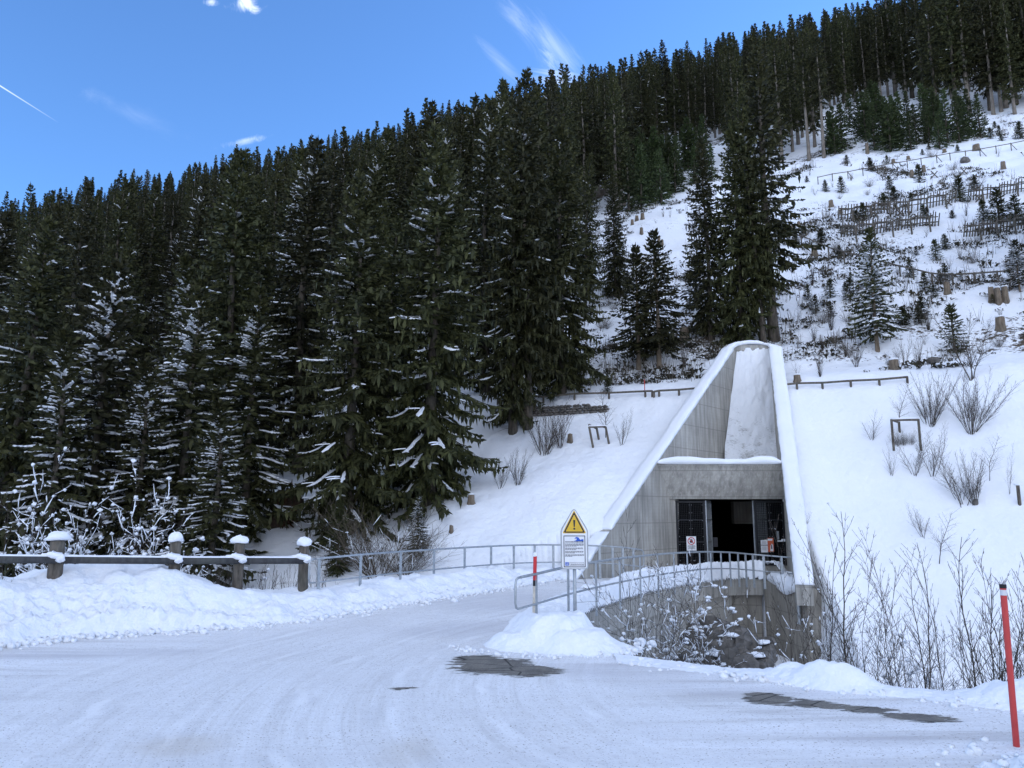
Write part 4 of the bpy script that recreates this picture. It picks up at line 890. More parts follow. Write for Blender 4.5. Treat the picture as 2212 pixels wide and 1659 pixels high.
T_('hang5', 840, 0, 470, 'dark drooping spruce squeezed between the two great roadside spruces', y=35, wid=1.1)
T_('snowy1', 905, 0, 1062, 'knee high snow laden spruce at the foot of the tallest drooping spruce', y=29.2, wid=1.25)
T_('dense1', 735, 0, 1075, 'small dark spruce bush at the foot of the great snow streaked spruce', y=29.0, wid=1.3)
T_('hang6', 1050, 930, 212, 'slim tall spruce left of the twin trunk spruce on the bank', y=42, wid=1.0)
T_('hang2', 1108, 935, 305, 'dark full spruce with the left one of the twin trunks on the bank', wid=1.1)
T_('hang4', 1140, 925, 152, 'tallest skyline spruce with the right one of the twin trunks on the bank', wid=1.05)
T_('dense1', 1215, 850, 262, 'dense dark spruce at the right end of the forest edge', wid=1.05)
T_('hang2', 1175, 830, 330, 'dark spruce standing half behind the right end of the forest edge', wid=1.0)
T_('hang4', 1262, 690, 330, 'leaning drooping spruce with a curved dark trunk on the open slope', tilt=(0, .055), wid=1.0)
T_('dense1', 1330, 640, 380, 'dark spruce behind the two conical ones on the open slope', wid=.9)
T_('slope', 1380, 798, 530, 'left one of two conical young spruces above the terrace fence', wid=1.15, snow=False)
T_('slope', 1424, 795, 498, 'right one of two conical young spruces above the terrace fence', wid=1.15, snow=False)
T_('dense2', 1535, 735, 300, 'dark spruce at the left of the clump above the portal', wid=.95)
T_('dense1', 1602, 745, 262, 'bushy central spruce of the clump above the portal', wid=.95)
T_('hang4', 1650, 745, 190, 'tall spruce of the clump above the portal with its slim trunk leaning', wid=.85, tilt=(0, -.03))
T_('for1', 1672, 735, 95, 'tallest spruce of the clump above the portal with a bare straight trunk', wid=1.3)
T_('young1', 1505, 660, 555, 'dark small spruce tucked against the left side of the clump above the portal', wid=1.4)
T_('slope', 1896, 760, 492, 'lone snow flecked spruce with a bare lower trunk on the clearing', wid=1.05)
T_('young2', 2062, 757, 655, 'sparse snowy spruce beside the bare many stemmed tree', wid=1.1)
T_('slope', 2203, 628, 515, 'dark spruce at the right picture border on the clearing', wid=1.3)
T_('for4', 1748, 347, 66, 'left one of two pale bare trunked spruces at the top of the clearing', wid=1.0)
T_('for4', 1780, 341, 55, 'right one of two pale bare trunked spruces at the top of the clearing', wid=1.0)
# forest edge above the clearing: bare trunks
for u, vb, vt in ((1391, 350, 110), (1404, 348, 160), (1421, 333, 105), (1440, 318, 90), (1470, 300, 108), (1500, 290, 112), (1555, 258, 86), (1582, 243, 74), (1823, 223, 18), (1860, 215, 8), (1891, 206, 0), (1935, 208, -70), (1971, 212, -80), (1998, 228, -60), (2025, 254, -60), (2068, 247, -70), (2095, 249, -60), (2140, 238, -80), (2173, 233, -90), (2195, 225, -110), (2230, 225, -110)):
    T_(R.choice(('for2', 'for1', 'for3', 'for3')), u, vb, vt, 'pale trunked spruce in the edge row of the forest above the clearing', group='bare trunked spruces along the upper forest edge', wid=R.uniform(.95, 1.2))
# young thickets
def in_px(poly, n, seed):
    r = random.Random(seed); us = [p[0] for p in poly]; vs = [p[1] for p in poly]; out = []
    while len(out) < n:
        u, v = r.uniform(min(us), max(us)), r.uniform(min(vs), max(vs))
        if inside(poly, np.array([u]), np.array([v]))[0]: out.append((u, v))
    return out
for u, v in in_px([(1795, 345), (1790, 285), (1850, 262), (1960, 258), (2040, 275), (2125, 268), (2130, 295), (2040, 325), (1900, 338)], 40, 3):
    p = hit(u, v); tree(R.choice(('thick1', 'thick2')), p, R.uniform(4.5, 7.5), 'young green spruce crowded in the thicket above the snow fences', 'young spruces of the right thicket', R.uniform(.9, 1.3))
for u, v in in_px([(1300, 468), (1352, 454), (1365, 385), (1400, 372), (1470, 360), (1530, 345), (1545, 390), (1500, 402), (1440, 440)], 46, 5):
    p = hit(u, v); tree(R.choice(('thick1', 'thick2')), p, R.uniform(4.5, 8.5), 'young green spruce crowded in the thicket left of the portal clump', 'young spruces of the left thicket', R.uniform(.9, 1.3))
# forest
clear_px = [(1240, 1200), (1232, 520), (1300, 470), (1362, 455), (1500, 402), (1560, 380), (1745, 350), (1800, 342), (2040, 330), (2130, 272), (2400, 215), (2400, 1700), (1240, 1700)]
cand = []
y = 33.0
while y < 205:
    st = 6.0 if y < 50 else 4.9 if y < 62 else 4.2 if y < 110 else 4.6
    for x in np.arange(-.92 * y - 6, .92 * y + 6, st): cand.append((x + R.uniform(-1.6, 1.6), y + R.uniform(-1.5, 1.5)))
    y += st * (.9 if y < 100 else 1.05)
cx = np.array([c[0] for c in cand]); cy = np.array([c[1] for c in cand]); cz = H(cx, cy); pu, pv = pix(cx, cy, cz)
ok = ~inside(clear_px, pu, pv) & (cz > -.5) & ~((pu > 930) & (pv > 940)) & ~((pu > 1180) & (pu < 2400) & (pv > 640)) & (hill(cx, cy) > 1.2)
ok &= ~((pu > 520) & (pu < 720) & (pv > 950)) & ~((pu > 1235) & (pu < 1370) & (pv > 462)) & ~inside([(1780, 345), (1790, 270), (1850, 225), (2130, 215), (2140, 290), (2040, 330)], pu, pv) & ~inside([(1355, 455), (1365, 370), (1470, 330), (1540, 320), (1560, 390)], pu, pv)
forest = sorted([(y, x, z) for x, y, z, k in zip(cx, cy, cz, ok) if k])
far_pts = []
def forest_h(x, y):
    q = float(sstep(-.35, .35, x / y)); return 14.0 + 8.5 * q + 1.5 * float(vn(np.array(x * .03), np.array(y * .03), 201)) + R.uniform(-3.0, 2.8)
for y, x, z in forest:
    if any(math.hypot(x - a, y - b) < (2.2 if hh > 8 else 1.0) for a, b, hh in placed[:40]): continue
    h = forest_h(x, y); u, v = pix(np.array([x]), np.array([y]), np.array([z + h])); u, v = float(u[0]), float(v[0])
    if u < -140 or u > 2350: continue
    sky = np.interp(u, [-200, 0, 60, 205, 340, 480, 690, 900, 1060, 1140, 1280, 1500, 1700, 1850, 2250], [450, 410, 378, 358, 345, 308, 264, 222, 182, 166, 136, 92, 40, 8, -90])
    h = min(h * R.uniform(.9, 1.08), float(at(u, sky + R.uniform(-8, 46), y)[2] - z))
    if h < 6: continue
    if N_SPRUCE < 235 and y < 110:
        lft = x < -.28 * y
        key = R.choice(('hang3', 'hang5', 'hang6', 'snowy3', 'hang2')) if y < 50 and lft else R.choice(('hang5', 'hang4', 'for3', 'dense2', 'hang6')) if y < 60 else R.choice(('for1', 'for3', 'for2', 'for3'))
        lab, grp = ('dark spruce standing among others in the dense forest on the left slope', 'spruces of the dense left forest') if lft else ('dark spruce standing among others in the forest on the middle slope', 'spruces of the middle forest') if x < .2 * y else ('dark spruce standing among others in the forest above the clearing', 'spruces of the forest above the clearing')
        tree(key, (x, y, z), h, lab, grp, R.uniform(.85, 1.45), tilt=(R.uniform(-.035, .035), R.uniform(-.035, .035)))
    else: far_pts.append((x, y, z - .2, h / 20, R.uniform(0, 6.28), R.choice((0, 1, 1, 1, 2))))
# the far forest reads as one mass
src = bpy.data.collections.new('far_spruce_source')
for k in ('far1', 'far2', 'far3'):
    h0, tr, cr, sn = BANK[k]; tv = np.array([v.co for v in tr.vertices]); V = np.concatenate([tv, np.array([v.co for v in cr.vertices])])
    me = bpy.data.meshes.new('far_spruce'); me.from_pydata(V.tolist(), [], [tuple(p.vertices) for p in tr.polygons] + [tuple(i + len(tv) for i in p.vertices) for p in cr.polygons]); me.materials.append(M['pale_bark']); me.materials.append(M['needles'])
    me.polygons.foreach_set('material_index', [0] * len(tr.polygons) + [1] * len(cr.polygons)); src.objects.link(bpy.data.objects.new('far_spruce_' + 'abc'[int(k[-1]) - 1], me))
me = bpy.data.meshes.new('far_forest'); me.from_pydata([p[:3] for p in far_pts], [], [])
for nm, ty, vals in (('sc', 'FLOAT', [p[3] for p in far_pts]), ('rz', 'FLOAT', [p[4] for p in far_pts]), ('ix', 'INT', [p[5] for p in far_pts])):
    a_ = me.attributes.new(nm, ty, 'POINT'); a_.data.foreach_set('value', vals)
ff = put('far_forest', me); tag(ff, 'far spruce forest closing the upper mountainside up to the skyline', 'forest', None, 'stuff')
ng = bpy.data.node_groups.new('far_forest', 'GeometryNodeTree'); ng.interface.new_socket('Geometry', in_out='INPUT', socket_type='NodeSocketGeometry'); ng.interface.new_socket('Geometry', in_out='OUTPUT', socket_type='NodeSocketGeometry')
gi = ng.nodes.new('NodeGroupInput'); go = ng.nodes.new('NodeGroupOutput'); ip = ng.nodes.new('GeometryNodeInstanceOnPoints'); ci = ng.nodes.new('GeometryNodeCollectionInfo'); ci.inputs['Collection'].default_value = src; ci.inputs['Separate Children'].default_value = True; ci.inputs['Reset Children'].default_value = True
def gattr(nm, ty):
    x = ng.nodes.new('GeometryNodeInputNamedAttribute'); x.data_type = ty; x.inputs['Name'].default_value = nm; return x.outputs['Attribute']
cxz = ng.nodes.new('ShaderNodeCombineXYZ'); er = ng.nodes.new('FunctionNodeEulerToRotation'); lk = ng.links.new
lk(gi.outputs[0], ip.inputs['Points']); lk(ci.outputs[0], ip.inputs['Instance']); ip.inputs['Pick Instance'].default_value = True; lk(gattr('ix', 'INT'), ip.inputs['Instance Index'])
lk(gattr('rz', 'FLOAT'), cxz.inputs[2]); lk(cxz.outputs[0], er.inputs[0]); lk(er.outputs[0], ip.inputs['Rotation']); lk(gattr('sc', 'FLOAT'), ip.inputs['Scale']); lk(ip.outputs[0], go.inputs[0])
md = ff.modifiers.new('spread', 'NODES'); md.node_group = ng
print('SPRUCES', N_SPRUCE, 'FAR', len(far_pts))
# ------------------------------------------------------------------ bare shrubs and saplings
def stem(mb, sn, r, p, d, L, rad0, depth, snowy=0., up=.25, ratio=.42, ang=(28, 50), nside=4, wob=.10):
    n = max(3, int(L / .11)) if depth else 3; n = min(n, 18); st = L / n; pts = [np.array(p, float)]; dd = np.array(d, float); dirs = []
    for i in range(n):
        dd = dd + np.array((r.uniform(-wob, wob), r.uniform(-wob, wob), up * .12 + r.uniform(-wob, wob) * (wob > .1))); dd /= np.linalg.norm(dd); pts.append(pts[-1] + dd * st); dirs.append(dd.copy())
    mb.tube(pts, [max(.0022, rad0 * (1 - .8 * i / n)) for i in range(n + 1)], nside if rad0 > .012 else 3, False)
    if snowy and r.random() < snowy:
        i = r.randint(0, max(0, n - 2)); j = min(n, i + r.randint(1, 2)); q = r.uniform(.004, .010)
        sn.tube([pts[k] + (0, 0, q * .7) for k in range(i, j + 1)], [q * (.4 if k in (i, j) else 1) * r.uniform(.7, 1.2) for k in range(i, j + 1)], 5)
        if r.random() < .22:
            c = pts[j]; q = r.uniform(.012, .034); sn.blob((c[0], c[1], c[2] + q * .4), q * 1.3, q, q * .7, r.randint(0, 999), .35, 7, 5)
    if depth:
        az = r.uniform(0, 6.28)
        for i in range(1 if depth < 2 else max(1, n // 4), n):
            s = i / n
            for _ in range(1 + (r.random() < .35)):
                az += 2.4 + r.uniform(-.5, .5); q = rad(r.uniform(*ang)); t = dirs[i]; a = np.cross(t, (0, 0, 1.)); 
                if np.linalg.norm(a) < .05: a = np.array((1., 0, 0))
                a /= np.linalg.norm(a); b = np.cross(t, a); v = t * math.cos(q) + (a * math.cos(az) + b * math.sin(az)) * math.sin(q)
                stem(mb, sn, r, pts[i], v, L * ratio * (1.15 - .8 * s) * r.uniform(.6, 1.2), rad0 * .5 * (1 - .5 * s), depth - 1, snowy, up, ratio, ang, 3, wob)
SHR = {}
def shrub_kind(key, seed, h, stems, spread, depth=2, snowy=0., rad0=.018, ratio=.36, ang=(25, 48), mat='twig', up=.25, wob=.10):
    r = random.Random(seed); mb = MB(); sn = MB()
    for i in range(stems):
        az = r.uniform(0, 6.28); q = rad(spread) * math.sqrt(r.random()) if stems > 1 else rad(r.uniform(0, 4)); off = (.12 * spread / 30 * h / 2.5) * r.random() if stems > 1 else 0
        stem(mb, sn, r, (math.cos(az) * off, math.sin(az) * off, -.15), (math.sin(q) * math.cos(az), math.sin(q) * math.sin(az), math.cos(q)), (h + .15) * (r.uniform(.6, 1.02) if i else 1) / max(.75, math.cos(q)), rad0 * r.uniform(.7, 1.1), depth, snowy, up, ratio, ang, 4, wob)
    SHR[key] = (h, mb.mesh('branches', M[mat], False), sn.mesh('snow_tufts', M['snow'], True) if sn.f else None)
shrub_kind('alder1', 1, 3, 1, 0, 2, .03, .014, .28, (18, 36), up=.35); shrub_kind('alder2', 2, 3, 1, 0, 2, .03, .012, .26, (18, 36), up=.35); shrub_kind('alder3', 3, 3, 3, 6, 2, .03, .011, .25, (18, 36), up=.35)
shrub_kind('fan1', 4, 2.5, 16, 30, 2, 0, .015, .26, (14, 32)); shrub_kind('fan2', 5, 2.5, 26, 40, 2, 0, .014, .24, (14, 34)); shrub_kind('fan3', 6, 2.5, 7, 34, 2, 0, .015, .30, (20, 40))
shrub_kind('narrow', 7, 2.2, 12, 14, 1, 0, .014, .25, (15, 30)); shrub_kind('wispy', 8, 1.6, 5, 22, 1, 0, .010, .4, (20, 45)); shrub_kind('tree', 9, 4, 4, 22, 2, 0, .035, .36, (28, 52))
shrub_kind('snowbush1', 10, 2.6, 7, 30, 2, .5, .0058, .30, (25, 60), wob=.16); shrub_kind('snowbush2', 11, 2.6, 6, 18, 2, .10, .0075, .26, (20, 45)); shrub_kind('sap', 12, 2.5, 1, 0, 2, 0, .022, .45, (35, 58), up=.1)
shrub_kind('snowspray', 13, 2.4, 24, 46, 2, .85, .005, .30, (30, 70), up=.0, wob=.24); shrub_kind('brush', 14, 1.5, 30, 48, 1, .1, .008, .4, (20, 50), mat='twig_pale')
def shrub(key, p, h, label, group=None, wid=1., name='bare_shrub', cat='shrub', rz=None):
    h0, br_, sn = SHR[key]; k = h / h0; g = empty(name, p, label, cat, group, R.uniform(0, 6.28) if rz is None else rz, (k * wid, k * wid, k))
    b = put('branches', br_, g)
    if sn is not None: put('snow_tufts', sn, b)['kind'] = 'stuff'
    return g
def shrub_px(key, u, vb, vt, label, y=None, **kw):
    if y is None: p = hit(u, vb)
    else: x = at(u, 1100, y)[0]; p = np.array((x, y, ground(x, y)))
    return shrub(key, p, at(u, vt, p[1])[2] - p[2], label, **kw)
S_ = shrub_px
sap = dict(name='bare_sapling', cat='sapling')
# upper clearing and bank right of the portal
S_('fan2', 2010, 920, 800, 'dense fan shaped bare bush right of the brush filled tree guard', wid=.9)
S_('fan2', 2098, 932, 806, 'largest rounded bare bush below the many stemmed bare tree', wid=1.15)
S_('tree', 2098, 822, 662, 'many stemmed bare tree above the two rounded bushes', name='bare_tree', cat='tree', wid=1.1)
S_('sap', 1940, 925, 826, 'bare sapling rising out of the brush filled tree guard', **sap)
S_('wispy', 1885, 951, 890, 'small twiggy shrub left of the brush filled tree guard', wid=1.3)
S_('fan3', 1976, 1026, 935, 'spreading bare shrub just below the brush filled tree guard', wid=1.2)
S_('fan3', 2014, 1028, 925, 'slim forked bare shrub below the dense fan shaped bush')
S_('wispy', 1926, 1030, 955, 'thin lone stem with few twigs below the tree guard', wid=.8)
S_('fan3', 2082, 1093, 965, 'bare shrub with stems arching to the left on the mid bank', wid=1.3)
S_('fan1', 2104, 1091, 968, 'upright bare shrub beside the boulder on the mid bank', wid=.9)
S_('sap', 2138, 1042, 935, 'single straight bare sapling high on the right bank', **sap)
S_('alder3', 2181, 1070, 952, 'pair of slender bare stems near the small snow capped post', wid=.9, **sap)
S_('fan3', 1995, 1160, 1092, 'bare shrub on the lower bank with fanned stems', wid=1.2)
S_('sap', 2028, 1218, 1098, 'bare sapling with a dark clump of grass at its foot on the lower bank', **sap)
S_('wispy', 1742, 1132, 1092, 'tiny bare twig beside the right wing wall', wid=1.1)
S_('narrow', 1755, 618, 560, 'narrow upright shrub below the tall stump on the clearing', wid=.9); S_('narrow', 1796, 714, 644, 'narrow broom like shrub left of the lone spruce', wid=.95)
S_('fan1', 1849, 793, 735, 'low fan shrub at the foot of the lone spruce'); S_('fan3', 1952, 790, 722, 'thin shrub beside the big snow capped stump'); S_('narrow', 1985, 796, 728, 'upright shrub right of the big snow capped stump')
S_('narrow', 1772, 815, 758, 'upright shrub just behind the right terrace fence'); S_('wispy', 1722, 815, 775, 'wispy shrub beside the right wing wall top'); S_('wispy', 1839, 732, 672, 'wispy shrub left of the lone spruce trunk')
S_('wispy', 1993, 704, 640, 'wispy stems above the small snowy spruce'); S_('narrow', 1479, 793, 732, 'narrow shrub between the conical spruces and the portal', wid=1.1); S_('wispy', 1462, 604, 560, 'thin dead stem left of the clump above the portal')
S_('wispy', 1697, 584, 528, 'thin bare stem right of the bare straight trunk'); S_('fan1', 1498, 500, 455, 'fan shaped shrub below the left thicket')
# left bank
S_('fan1', 1118, 1048, 965, 'bare bush with pale seed heads low on the left bank', wid=1.0); S_('fan3', 1080, 1055, 985, 'loose bare shrub left of the bush with seed heads', wid=1.2)
S_('fan2', 1176, 982, 865, 'large brown bush below the dry stone wall', wid=1.0); S_('fan1', 1211, 968, 868, 'tall bare shrub right of the large brown bush', wid=.9)
S_('sap', 1308, 945, 838, 'bare sapling inside the leaning wooden tree guard', **sap); S_('fan3', 1342, 962, 888, 'small bare shrub right of the leaning wooden tree guard')
S_('narrow', 1256, 832, 742, 'upright shrub at the right end of the forest edge', wid=1.2); S_('brush', 820, 0, 1095, 'grey brown thicket of thin twigs behind the far railing', y=28.5, wid=1.6); S_('brush', 880, 0, 1150, 'low twig thicket at the left end of the snow slope', y=28.2, wid=1.8)
S_('narrow', 575, 0, 1205, 'thin twigs sticking up below the barrier rail between its last two posts', y=22.5, wid=1.0); S_('narrow', 625, 0, 1215, 'thin twigs beside the end loop of the far railing', y=22.8, wid=.9)
S_('narrow', 690, 0, 1195, 'brown twigs behind the first posts of the far railing', y=23.5, wid=1.0); S_('narrow', 470, 0, 1190, 'brown brush under the rail between the second and third barrier posts', y=22.5, wid=1.2)
# gully in front of the bridge and the row along the road edge
S_('snowbush1', 1455, 0, 1215, 'snow tufted bush in front of the curved bridge wall', y=17.6, wid=1.15); S_('snowbush2', 1395, 0, 1110, 'tall thin stemmed bush with snow tufts left of the fullest one', y=17.0, wid=.8)
S_('snowbush1', 1500, 0, 1235, 'low snow tufted bush leaning over the boulders', y=18.4, wid=1.2); 
S_('snowbush2', 1715, 0, 1190, 'bush with snow blobs in front of the abutment corner', y=17.5, wid=.8)
row = [('alder2', 1697, 1120, 14.6, 'tall lone sapling before the right end of the railing'), ('alder3', 1782, 1148, 14.2, 'first twin stemmed sapling right of the abutment'), ('alder1', 1812, 1103, 13.4, 'tallest dark sapling of the row above the road edge'),
       ('alder3', 1850, 1128, 13.2, 'forked sapling right beside the tallest one'), ('alder2', 1902, 1140, 12.9, 'straight dark sapling in the middle of the roadside row'), ('alder2', 1938, 1235, 13.6, 'short thin sapling between the two tallest groups of the row'),
       ('alder1', 1985, 1170, 12.3, 'single stemmed sapling with a wide crown in the roadside row'), ('alder2', 2012, 1186, 12.6, 'slim sapling close behind the wide crowned one'), ('alder1', 2062, 1158, 12.4, 'tall upright sapling left of the dense brush'),
       ('alder3', 2092, 1215, 12.9, 'several thin stems rising from the dense brush'), ('alder2', 2136, 1192, 12.6, 'sapling with an old nest like clump in its fork'), ('alder3', 2160, 1225, 12.2, 'last forked sapling left of the red marker pole'), ('alder2', 2205, 1240, 12.6, 'sapling half hidden by the red marker pole'), ('alder3', 1752, 1215, 15.2, 'thin sapling close to the abutment corner'), ('alder2', 1832, 1190, 13.8, 'thin straight sapling behind the tallest one'), ('alder2', 1876, 1215, 13.6, 'thin straight sapling right of the forked one'), ('alder2', 1922, 1190, 13.2, 'fine twigged sapling near the middle of the roadside row'), ('alder1', 1960, 1225, 13.0, 'low fine twigged sapling left of the wide crowned one'), ('alder2', 2040, 1215, 12.9, 'fine upright sapling left of the dense brush'), ('alder1', 2115, 1240, 12.7, 'fine upright sapling within the dense brush'), ('alder2', 2180, 1205, 13.2, 'fine upright sapling close to the red marker pole')]
for k, u, vt, yy, lab in row: S_(k, u, 0, vt, lab + ', bare', y=yy, group='bare saplings along the road edge', wid=R.uniform(1., 1.3), **sap)
for i, (u, yy, vt, lab) in enumerate(((1770, 14.6, 1330, 'low tangle of snowy twigs right of the abutment'), (1880, 14.0, 1340, 'low snowy brush under the tallest saplings'), (1945, 13.6, 1350, 'low snowy brush in the middle of the roadside row'), (2105, 13.2, 1300, 'dense brown brush left of the red marker pole'), (2200, 13.4, 1260, 'dark snowy bush behind the red marker pole'), (2230, 14.0, 1240, 'dark snowy bush at the right picture border'))):
    S_('snowbush1' if i < 3 else 'narrow', u, 0, vt, lab, y=yy, wid=.9)
# snow sprayed bushes at far left
S_('snowspray', 60, 0, 1010, 'large snow sprayed bush at the far left behind the barrier', y=22.0, wid=.75); S_('snowspray', 215, 0, 1050, 'snow sprayed bush behind the second rail of the barrier', y=22.6, wid=.75)
S_('snowspray', 130, 0, 1130, 'low snowy twigs behind the leftmost barrier post', y=21.5, wid=.6); S_('snowspray', 330, 0, 1120, 'snowy twigs behind the second barrier post', y=23.0, wid=.7)
S_('alder2', 22, 0, 1050, 'dark leaning sapling at the left picture border before the barrier', y=17.4, wid=.9, **sap)
# ------------------------------------------------------------------ small spruces on the clearing
small = [(1745, 649, 612, 'snow free small spruce low on the clearing above the portal'), (1794, 643, 600, 'cone shaped small spruce near the narrow broom shrub'), (1826, 629, 606, 'tiny spruce right of the cone shaped small one'), (2018, 643, 612, 'neat little spruce beside the single stump'),
 (1774, 526, 492, 'small spruce just below the lower left snow fence'), (1865, 473, 436, 'small spruce in the gap above the lower left snow fence'), (1986, 395, 354, 'small spruce among stumps above the upper left snow fence'), (2074, 435, 380, 'bushy spruce between the two upper snow fences'),
 (2159, 482, 406, 'largest bushy spruce above the lower right snow fence'), (2125, 478, 430, 'spruce growing left of the largest bushy one'), (2195, 476, 420, 'spruce growing right of the largest bushy one'), (2003, 473, 445, 'small spruce right above the end of the lower left snow fence'), (1818, 417, 380, 'dark small spruce at the left end of the upper left snow fence'),
 (2022, 561, 515, 'slim small spruce below the lower right snow fence'), (2076, 608, 583, 'tiny spruce behind the middle rail fence'), (1968, 435, 415, 'tiny spruce in front of the upper left snow fence'), (1783, 414, 388, 'dark small spruce by the upper rail fence'), (1880, 368, 340, 'round small spruce just below the right thicket'),
 (2204, 300, 262, 'small spruce at the right border below the forest'), (2140, 300, 275, 'small spruce right of the thicket'), (1838, 610, 585, 'small spruce left of the lone snow flecked spruce'), (1966, 600, 560, 'small dark spruce right of the lone snow flecked spruce'), (2030, 612, 580, 'small spruce under the bend of the middle rail fence'),
 (1312, 848, 816, 'small spruce on the path behind the left terrace fence'), (1228, 842, 800, 'dark little spruce bush below the forest edge'), (1268, 770, 742, 'small scrubby spruce left of the conical ones'), (1985, 700, 660, 'small snowy spruce above the large snow capped rock'), (2145, 655, 632, 'small spruce beside the cluster of three stumps'), (1850, 476, 452, 'scrubby spruce under the upper left snow fence')]
for u, vb, vt, lab in small: T_(R.choice(('young1', 'young2')), u, vb, vt, lab, wid=R.uniform(1.0, 1.35), name='spruce_sapling', cat='young spruce')
for u, v in in_px([(1690, 500), (1750, 370), (2212, 250), (2212, 760), (1950, 790), (1720, 800)], 95, 12):
    p = hit(u, v)
    if p is not None: shrub(R.choice(('wispy', 'narrow', 'brush', 'wispy', 'fan3')), p, R.uniform(.5, 1.3), 'low bare twiggy shrub scattered over the snowy clearing', 'low bare shrubs on the clearing', R.uniform(.9, 1.4))
for u, v in in_px([(1240, 520), (1380, 470), (1520, 430), (1500, 640), (1480, 780), (1250, 780)], 22, 14):
    p = hit(u, v)
    if p is not None: shrub(R.choice(('wispy', 'narrow', 'brush')), p, R.uniform(.5, 1.2), 'low bare twiggy shrub on the open slope left of the clump above the portal', 'low bare shrubs on the left open slope', R.uniform(.9, 1.4))
for u, v in in_px([(1690, 500), (1750, 370), (2200, 250), (2212, 640), (1950, 720), (1720, 740)], 34, 9):
    p = hit(u, v)
    if p is not None: tree(R.choice(('young1', 'young2')), p, R.uniform(.5, 1.5), 'tiny spruce seedling poking through the snow of the clearing', 'spruce seedlings on the clearing', R.uniform(1., 1.5), name='spruce_sapling', cat='young spruce')
# ------------------------------------------------------------------ stumps, rocks, snags
def stump(u, vb, w, h, label, snow=True, seed=0, lean=0.):
    p = hit(u, vb); k = p[1] / FPX; r0 = w * k / 2; hh = h * k; r = random.Random(seed + int(u)); g = empty('tree_stump', p, label, 'stump'); mb = MB(); n = 14; V = []; F = []
    prof = [(-.3, 1.25), (.0, 1.2), (.12, 1.05), (.4, .95), (.8, .9), (1., .86)]; ph = r.uniform(0, 6)
    for t, q in prof:
        for i in range(n):
            a = 6.283 * i / n; f = q * (1 + .10 * math.sin(3 * a + ph) * (1.6 - t) + r.uniform(-.05, .05)); z = hh * t + (r.uniform(-.09, .09) * hh if t == 1 else 0); V.append((math.cos(a) * r0 * f + lean * z, math.sin(a) * r0 * f, z))
    for j in range(len(prof) - 1):
        for i in range(n): i2 = (i + 1) % n; F.append((j * n + i, j * n + i2, j * n + n + i2, j * n + n + i))
    F.append(tuple((len(prof) - 1) * n + i for i in range(n))); mb.add(V, F); mb.build('trunk', M['stump_wood'], g, True)
    if snow: MB().blob((lean * hh, 0, hh + r0 * .12), r0 * .98, r0 * .95, r0 * .34, seed, .10, 14, 8, .5).build('snow_cap', M['snow'], g, True)
    return g
for a in ((1388, 474, 9, 14, 'stump right of a pair on the slope left of the clump', 0), (1376, 477, 8, 12, 'left stump of a pair high on the slope left of the clump', 0), (1366, 486, 7, 12, 'low stump below the pair on the slope left of the clump', 0), (1386, 506, 8, 15, 'pale stump above the conical young spruces', 0), (1424, 530, 7, 22, 'tall split stump beside the conical young spruces', 0), (1431, 531, 6, 14, 'short half of the split stump pair', 0),
    (1479, 735, 22, 26, 'broad leaning stump left of the portal top', 0), (1760, 553, 13, 24, 'tall pale stump on the clearing above the narrow shrub', 1), (1932, 798, 22, 21, 'big snow capped stump above the right terrace fence', 1), (2046, 634, 14, 24, 'lone brown stump beside the neat little spruce', 0), (2143, 652, 12, 33, 'left stump of the cluster of three', 1), (2157, 655, 14, 34, 'middle stump of the cluster of three', 1), (2173, 652, 14, 34, 'right stump of the cluster of three', 1), (2163, 712, 20, 28, 'thick snow topped stump below the cluster of three', 1),
    (1713, 508, 11, 22, 'left stump of a pair right of the bare straight trunk', 1), (1737, 508, 12, 17, 'right stump of a pair right of the bare straight trunk', 0), (1970, 382, 9, 16, 'stump behind the small spruce among stumps', 1), (1996, 371, 9, 15, 'stump below the upper rail fence', 1), (2168, 366, 11, 18, 'stump with a slumped root mass by the upper right snow fence', 1), (1795, 447, 11, 15, 'stump at the left end of the upper left snow fence', 0), (1817, 462, 8, 10, 'low stump under the upper left snow fence', 1), (1726, 490, 8, 12, 'small stump above the pair of stumps', 0),
    (1874, 332, 8, 25, 'grey broken snag at the lower edge of the right thicket', 0), (1565, 395, 6, 12, 'small stump above the left side of the clump', 0), (1018, 1088, 15, 18, 'stump at the left end of the snow bank slope', 1), (1232, 955, 12, 17, 'stump below the large brown bush', 0), (975, 1150, 9, 14, 'small stump by the foot of the tallest drooping spruce', 0), (1722, 824, 16, 14, 'squat snow capped stump by the right wing wall', 1), (1930, 352, 8, 9, 'low snow capped stump above the upper rail fence', 1), (1962, 345, 8, 8, 'low white capped stump below the thicket edge', 1), (2040, 330, 9, 9, 'snow capped stump near the right end of the thicket', 1), (2110, 325, 16, 14, 'white capped boulder like stump right of the thicket', 1)):
    stump(*a[:5], snow=bool(a[5]), seed=3)
def rock(u, vb, w, h, label, snow=True, y=None, mat='rock', name='boulder', zoff=0, seed=1):
    p = hit(u, vb) if y is None else np.array((at(u, 1100, y)[0], y, ground(at(u, 1100, y)[0], y))); k = p[1] / FPX; g = empty(name, p, label, 'rock'); rx, rz = w * k / 2, h * k / 2
    MB().blob((0, 0, rz * .8 + zoff), rx, rx * .85, rz, seed + int(u), .13, 14, 9).build('stone', M[mat], g, True)
    if snow: MB().blob((0, 0, rz * 1.55 + zoff), rx * .85, rx * .75, rz * .35, seed, .12, 14, 7, .4).build('snow_cap', M['snow'], g, True)
rock(2017, 784, 30, 16, 'flat boulder with thick snow right of the big snow capped stump'); rock(2108, 1092, 12, 14, 'small pale boulder at the foot of the mid bank shrubs', False); rock(2085, 352, 22, 16, 'snow capped boulder at the edge of the right thicket')
